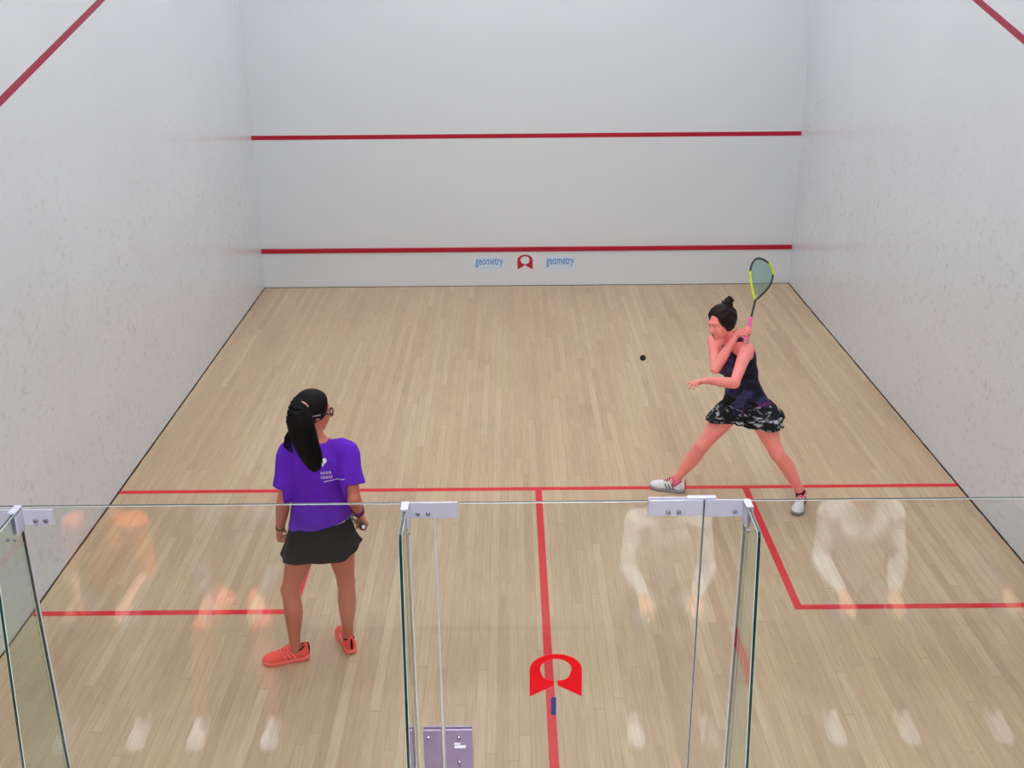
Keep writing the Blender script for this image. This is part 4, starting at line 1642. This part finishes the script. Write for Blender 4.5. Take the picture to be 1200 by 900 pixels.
def spectator(x, lean, shirt, trousers, shoes, hairm, label, skin='skin_c', long=True, white_knees=None, turn=0.0, hands_on='knees'):
    par = empty('person', (x, -1.95, 0), label, 'person', 'people seated behind the glass')
    X = nrm(V(math.cos(turn), math.sin(turn), 0))
    f = V(-X[1], X[0], 0)
    hip = V(x, -2.02, .55)
    neck = V(x, -2.02, 1.09) + f * lean
    J = dict(hip=hip, neck=neck, Xh=X, Xs=X, bend=V(0, 0, 0), bust=False)
    for s, g in (('L', -1), ('R', 1)):
        J[s + 'hip'] = hip + X * .09 * g
        J[s + 'kn'] = hip + X * .15 * g + f * .40 + V(0, 0, .02)
        J[s + 'an'] = V(*(hip + X * .19 * g + f * .50)[:2], .09)
        J[s + 'back'] = -f
        J[s + 'sh'] = neck + X * .16 * g - V(0, 0, .075)
        J[s + 'el'] = J[s + 'sh'] + X * .05 * g + f * .06 - V(0, 0, .25)
        J[s + 'wr'] = J[s + 'kn'] * .75 + hip * .25 + X * .02 * g + V(0, 0, .105)
        J[s + 'foot'] = f
    hands = []
    for s in 'LR':
        hands.append((hand_prims(J[s + 'wr'], nrm(f + V(0, 0, -.25)), V(0, 0, -1), s, (.25, .3, .2), .05, .95), s))
    hA = head_frame(f + V(0, 0, -.08), UP)
    hc = neck + f * .02 + V(0, 0, .165)
    J['zmin'] = .02
    L, fr, st = build_body(par, J, hands, (hc, hA, .95), .0075, M[skin])
    hair_cap(par, hc, hA, .95, M[hairm], .045, .10, .014, 'hair', -.06)
    F = Field(V(x - .42, -2.36, .40), V(x + .42, -1.50, 1.16), .008)
    rows = [(-.02, .186, .120, .135), (.1, .172, .118, .112), (.22, .160, .114, .106), (.35, .166, .128, .112), (.44, .168, .110, .110), (.50, .150, .080, .092), (.55, .080, .062, .070)]
    F.group(loft(catmull(stations(hip, neck, X, X, rows), 24)), 0)
    for s in 'LR':
        up, fo = arm_rows(J[s + 'sh'], J[s + 'el'], J[s + 'wr'], 1.35)
        F.group(limb([(*(neck * .45 + J[s + 'sh'] * .55 - V(0, 0, .02)), .05), (*J[s + 'sh'], .062)], 4), .03)
        F.group(limb(up, 8), .03)
        if long:
            F.group(limb(fo[:-1], 8), .01)
    v, f_ = F.mesh(1)
    np_obj('jacket' if long else 'shirt', v, f_, M[shirt], par)
    F = Field(V(x - .42, -2.36, .08), V(x + .42, -1.36, .66), .008)
    F.group(loft(catmull(stations(hip, neck, X, X, TORSO[:5]), 14), .010), 0)
    for s in 'LR':
        th, ca = leg_rows(J[s + 'hip'], J[s + 'kn'], J[s + 'an'], J[s + 'back'], 1.14)
        F.group(limb(th, 10), .03)
        F.group(limb(ca, 10), .01)
    v, f_ = F.mesh(1)
    np_obj('trousers', v, f_, M[trousers], par)
    ms = dict(upper=M[shoes], sole=M['shoewhite'], laces=M['tape'], lining=M['shoedark'])
    for s in 'LR':
        build_shoe(par, J[s + 'an'], J[s + 'foot'], ms, 'shoe')
    return par


if PEOPLE:
    player_purple()
    player_navy()
if SPECT:
    spectator(-2.35, .10, 'orange', 'greycloth', 'shoewhite', 'hair_c', 'person in an orange top seated nearest the left side wall behind the glass', long=False)
    spectator(-1.66, .06, 'greycloth', 'redcloth', 'shoewhite', 'hair_b', 'person in a grey jacket and rust trousers seated behind the glass')
    spectator(.62, .12, 'whitecloth', 'greycloth', 'shoewhite', 'hair_c', 'person in a white jacket and grey trousers seated behind the door')
    spectator(1.66, .04, 'whitecloth', 'navycloth', 'shoewhite', 'hair_b', 'person in a white jacket and navy trousers seated behind the glass, right of the door')
    spectator(2.52, .08, 'navycloth', 'greycloth', 'shoewhite', 'hair_c', 'person in a navy jacket seated nearest the right side wall behind the glass')

# ------------------------------------------------------------------ camera and picture settings
cam = bpy.data.cameras.new('camera')
co = bpy.data.objects.new('camera', cam)
COL.objects.link(co)
co.location = (-.2009274, -3.2323231, 3.8291022)
co.rotation_euler = (1.1946321882, .0077703364, -.0038729645)
cam.sensor_fit = 'HORIZONTAL'
cam.sensor_width = 36
cam.lens = 1291.33218 / 1200 * 36
cam.clip_start, cam.clip_end = .05, 60
scn.camera = co

w = bpy.data.worlds.new('world')
w.use_nodes = True
w.node_tree.nodes['Background'].inputs[0].default_value = (.8, .85, .9, 1)
w.node_tree.nodes['Background'].inputs[1].default_value = .2
scn.world = w
scn.cycles.transparent_max_bounces = 24
scn.cycles.max_bounces = 8
scn.cycles.diffuse_bounces = 5
scn.view_settings.view_transform = 'Standard'
scn.view_settings.look = 'None'
scn.view_settings.gamma = 1
scn.view_settings.use_curve_mapping = False
scn.view_settings.exposure = EXPO
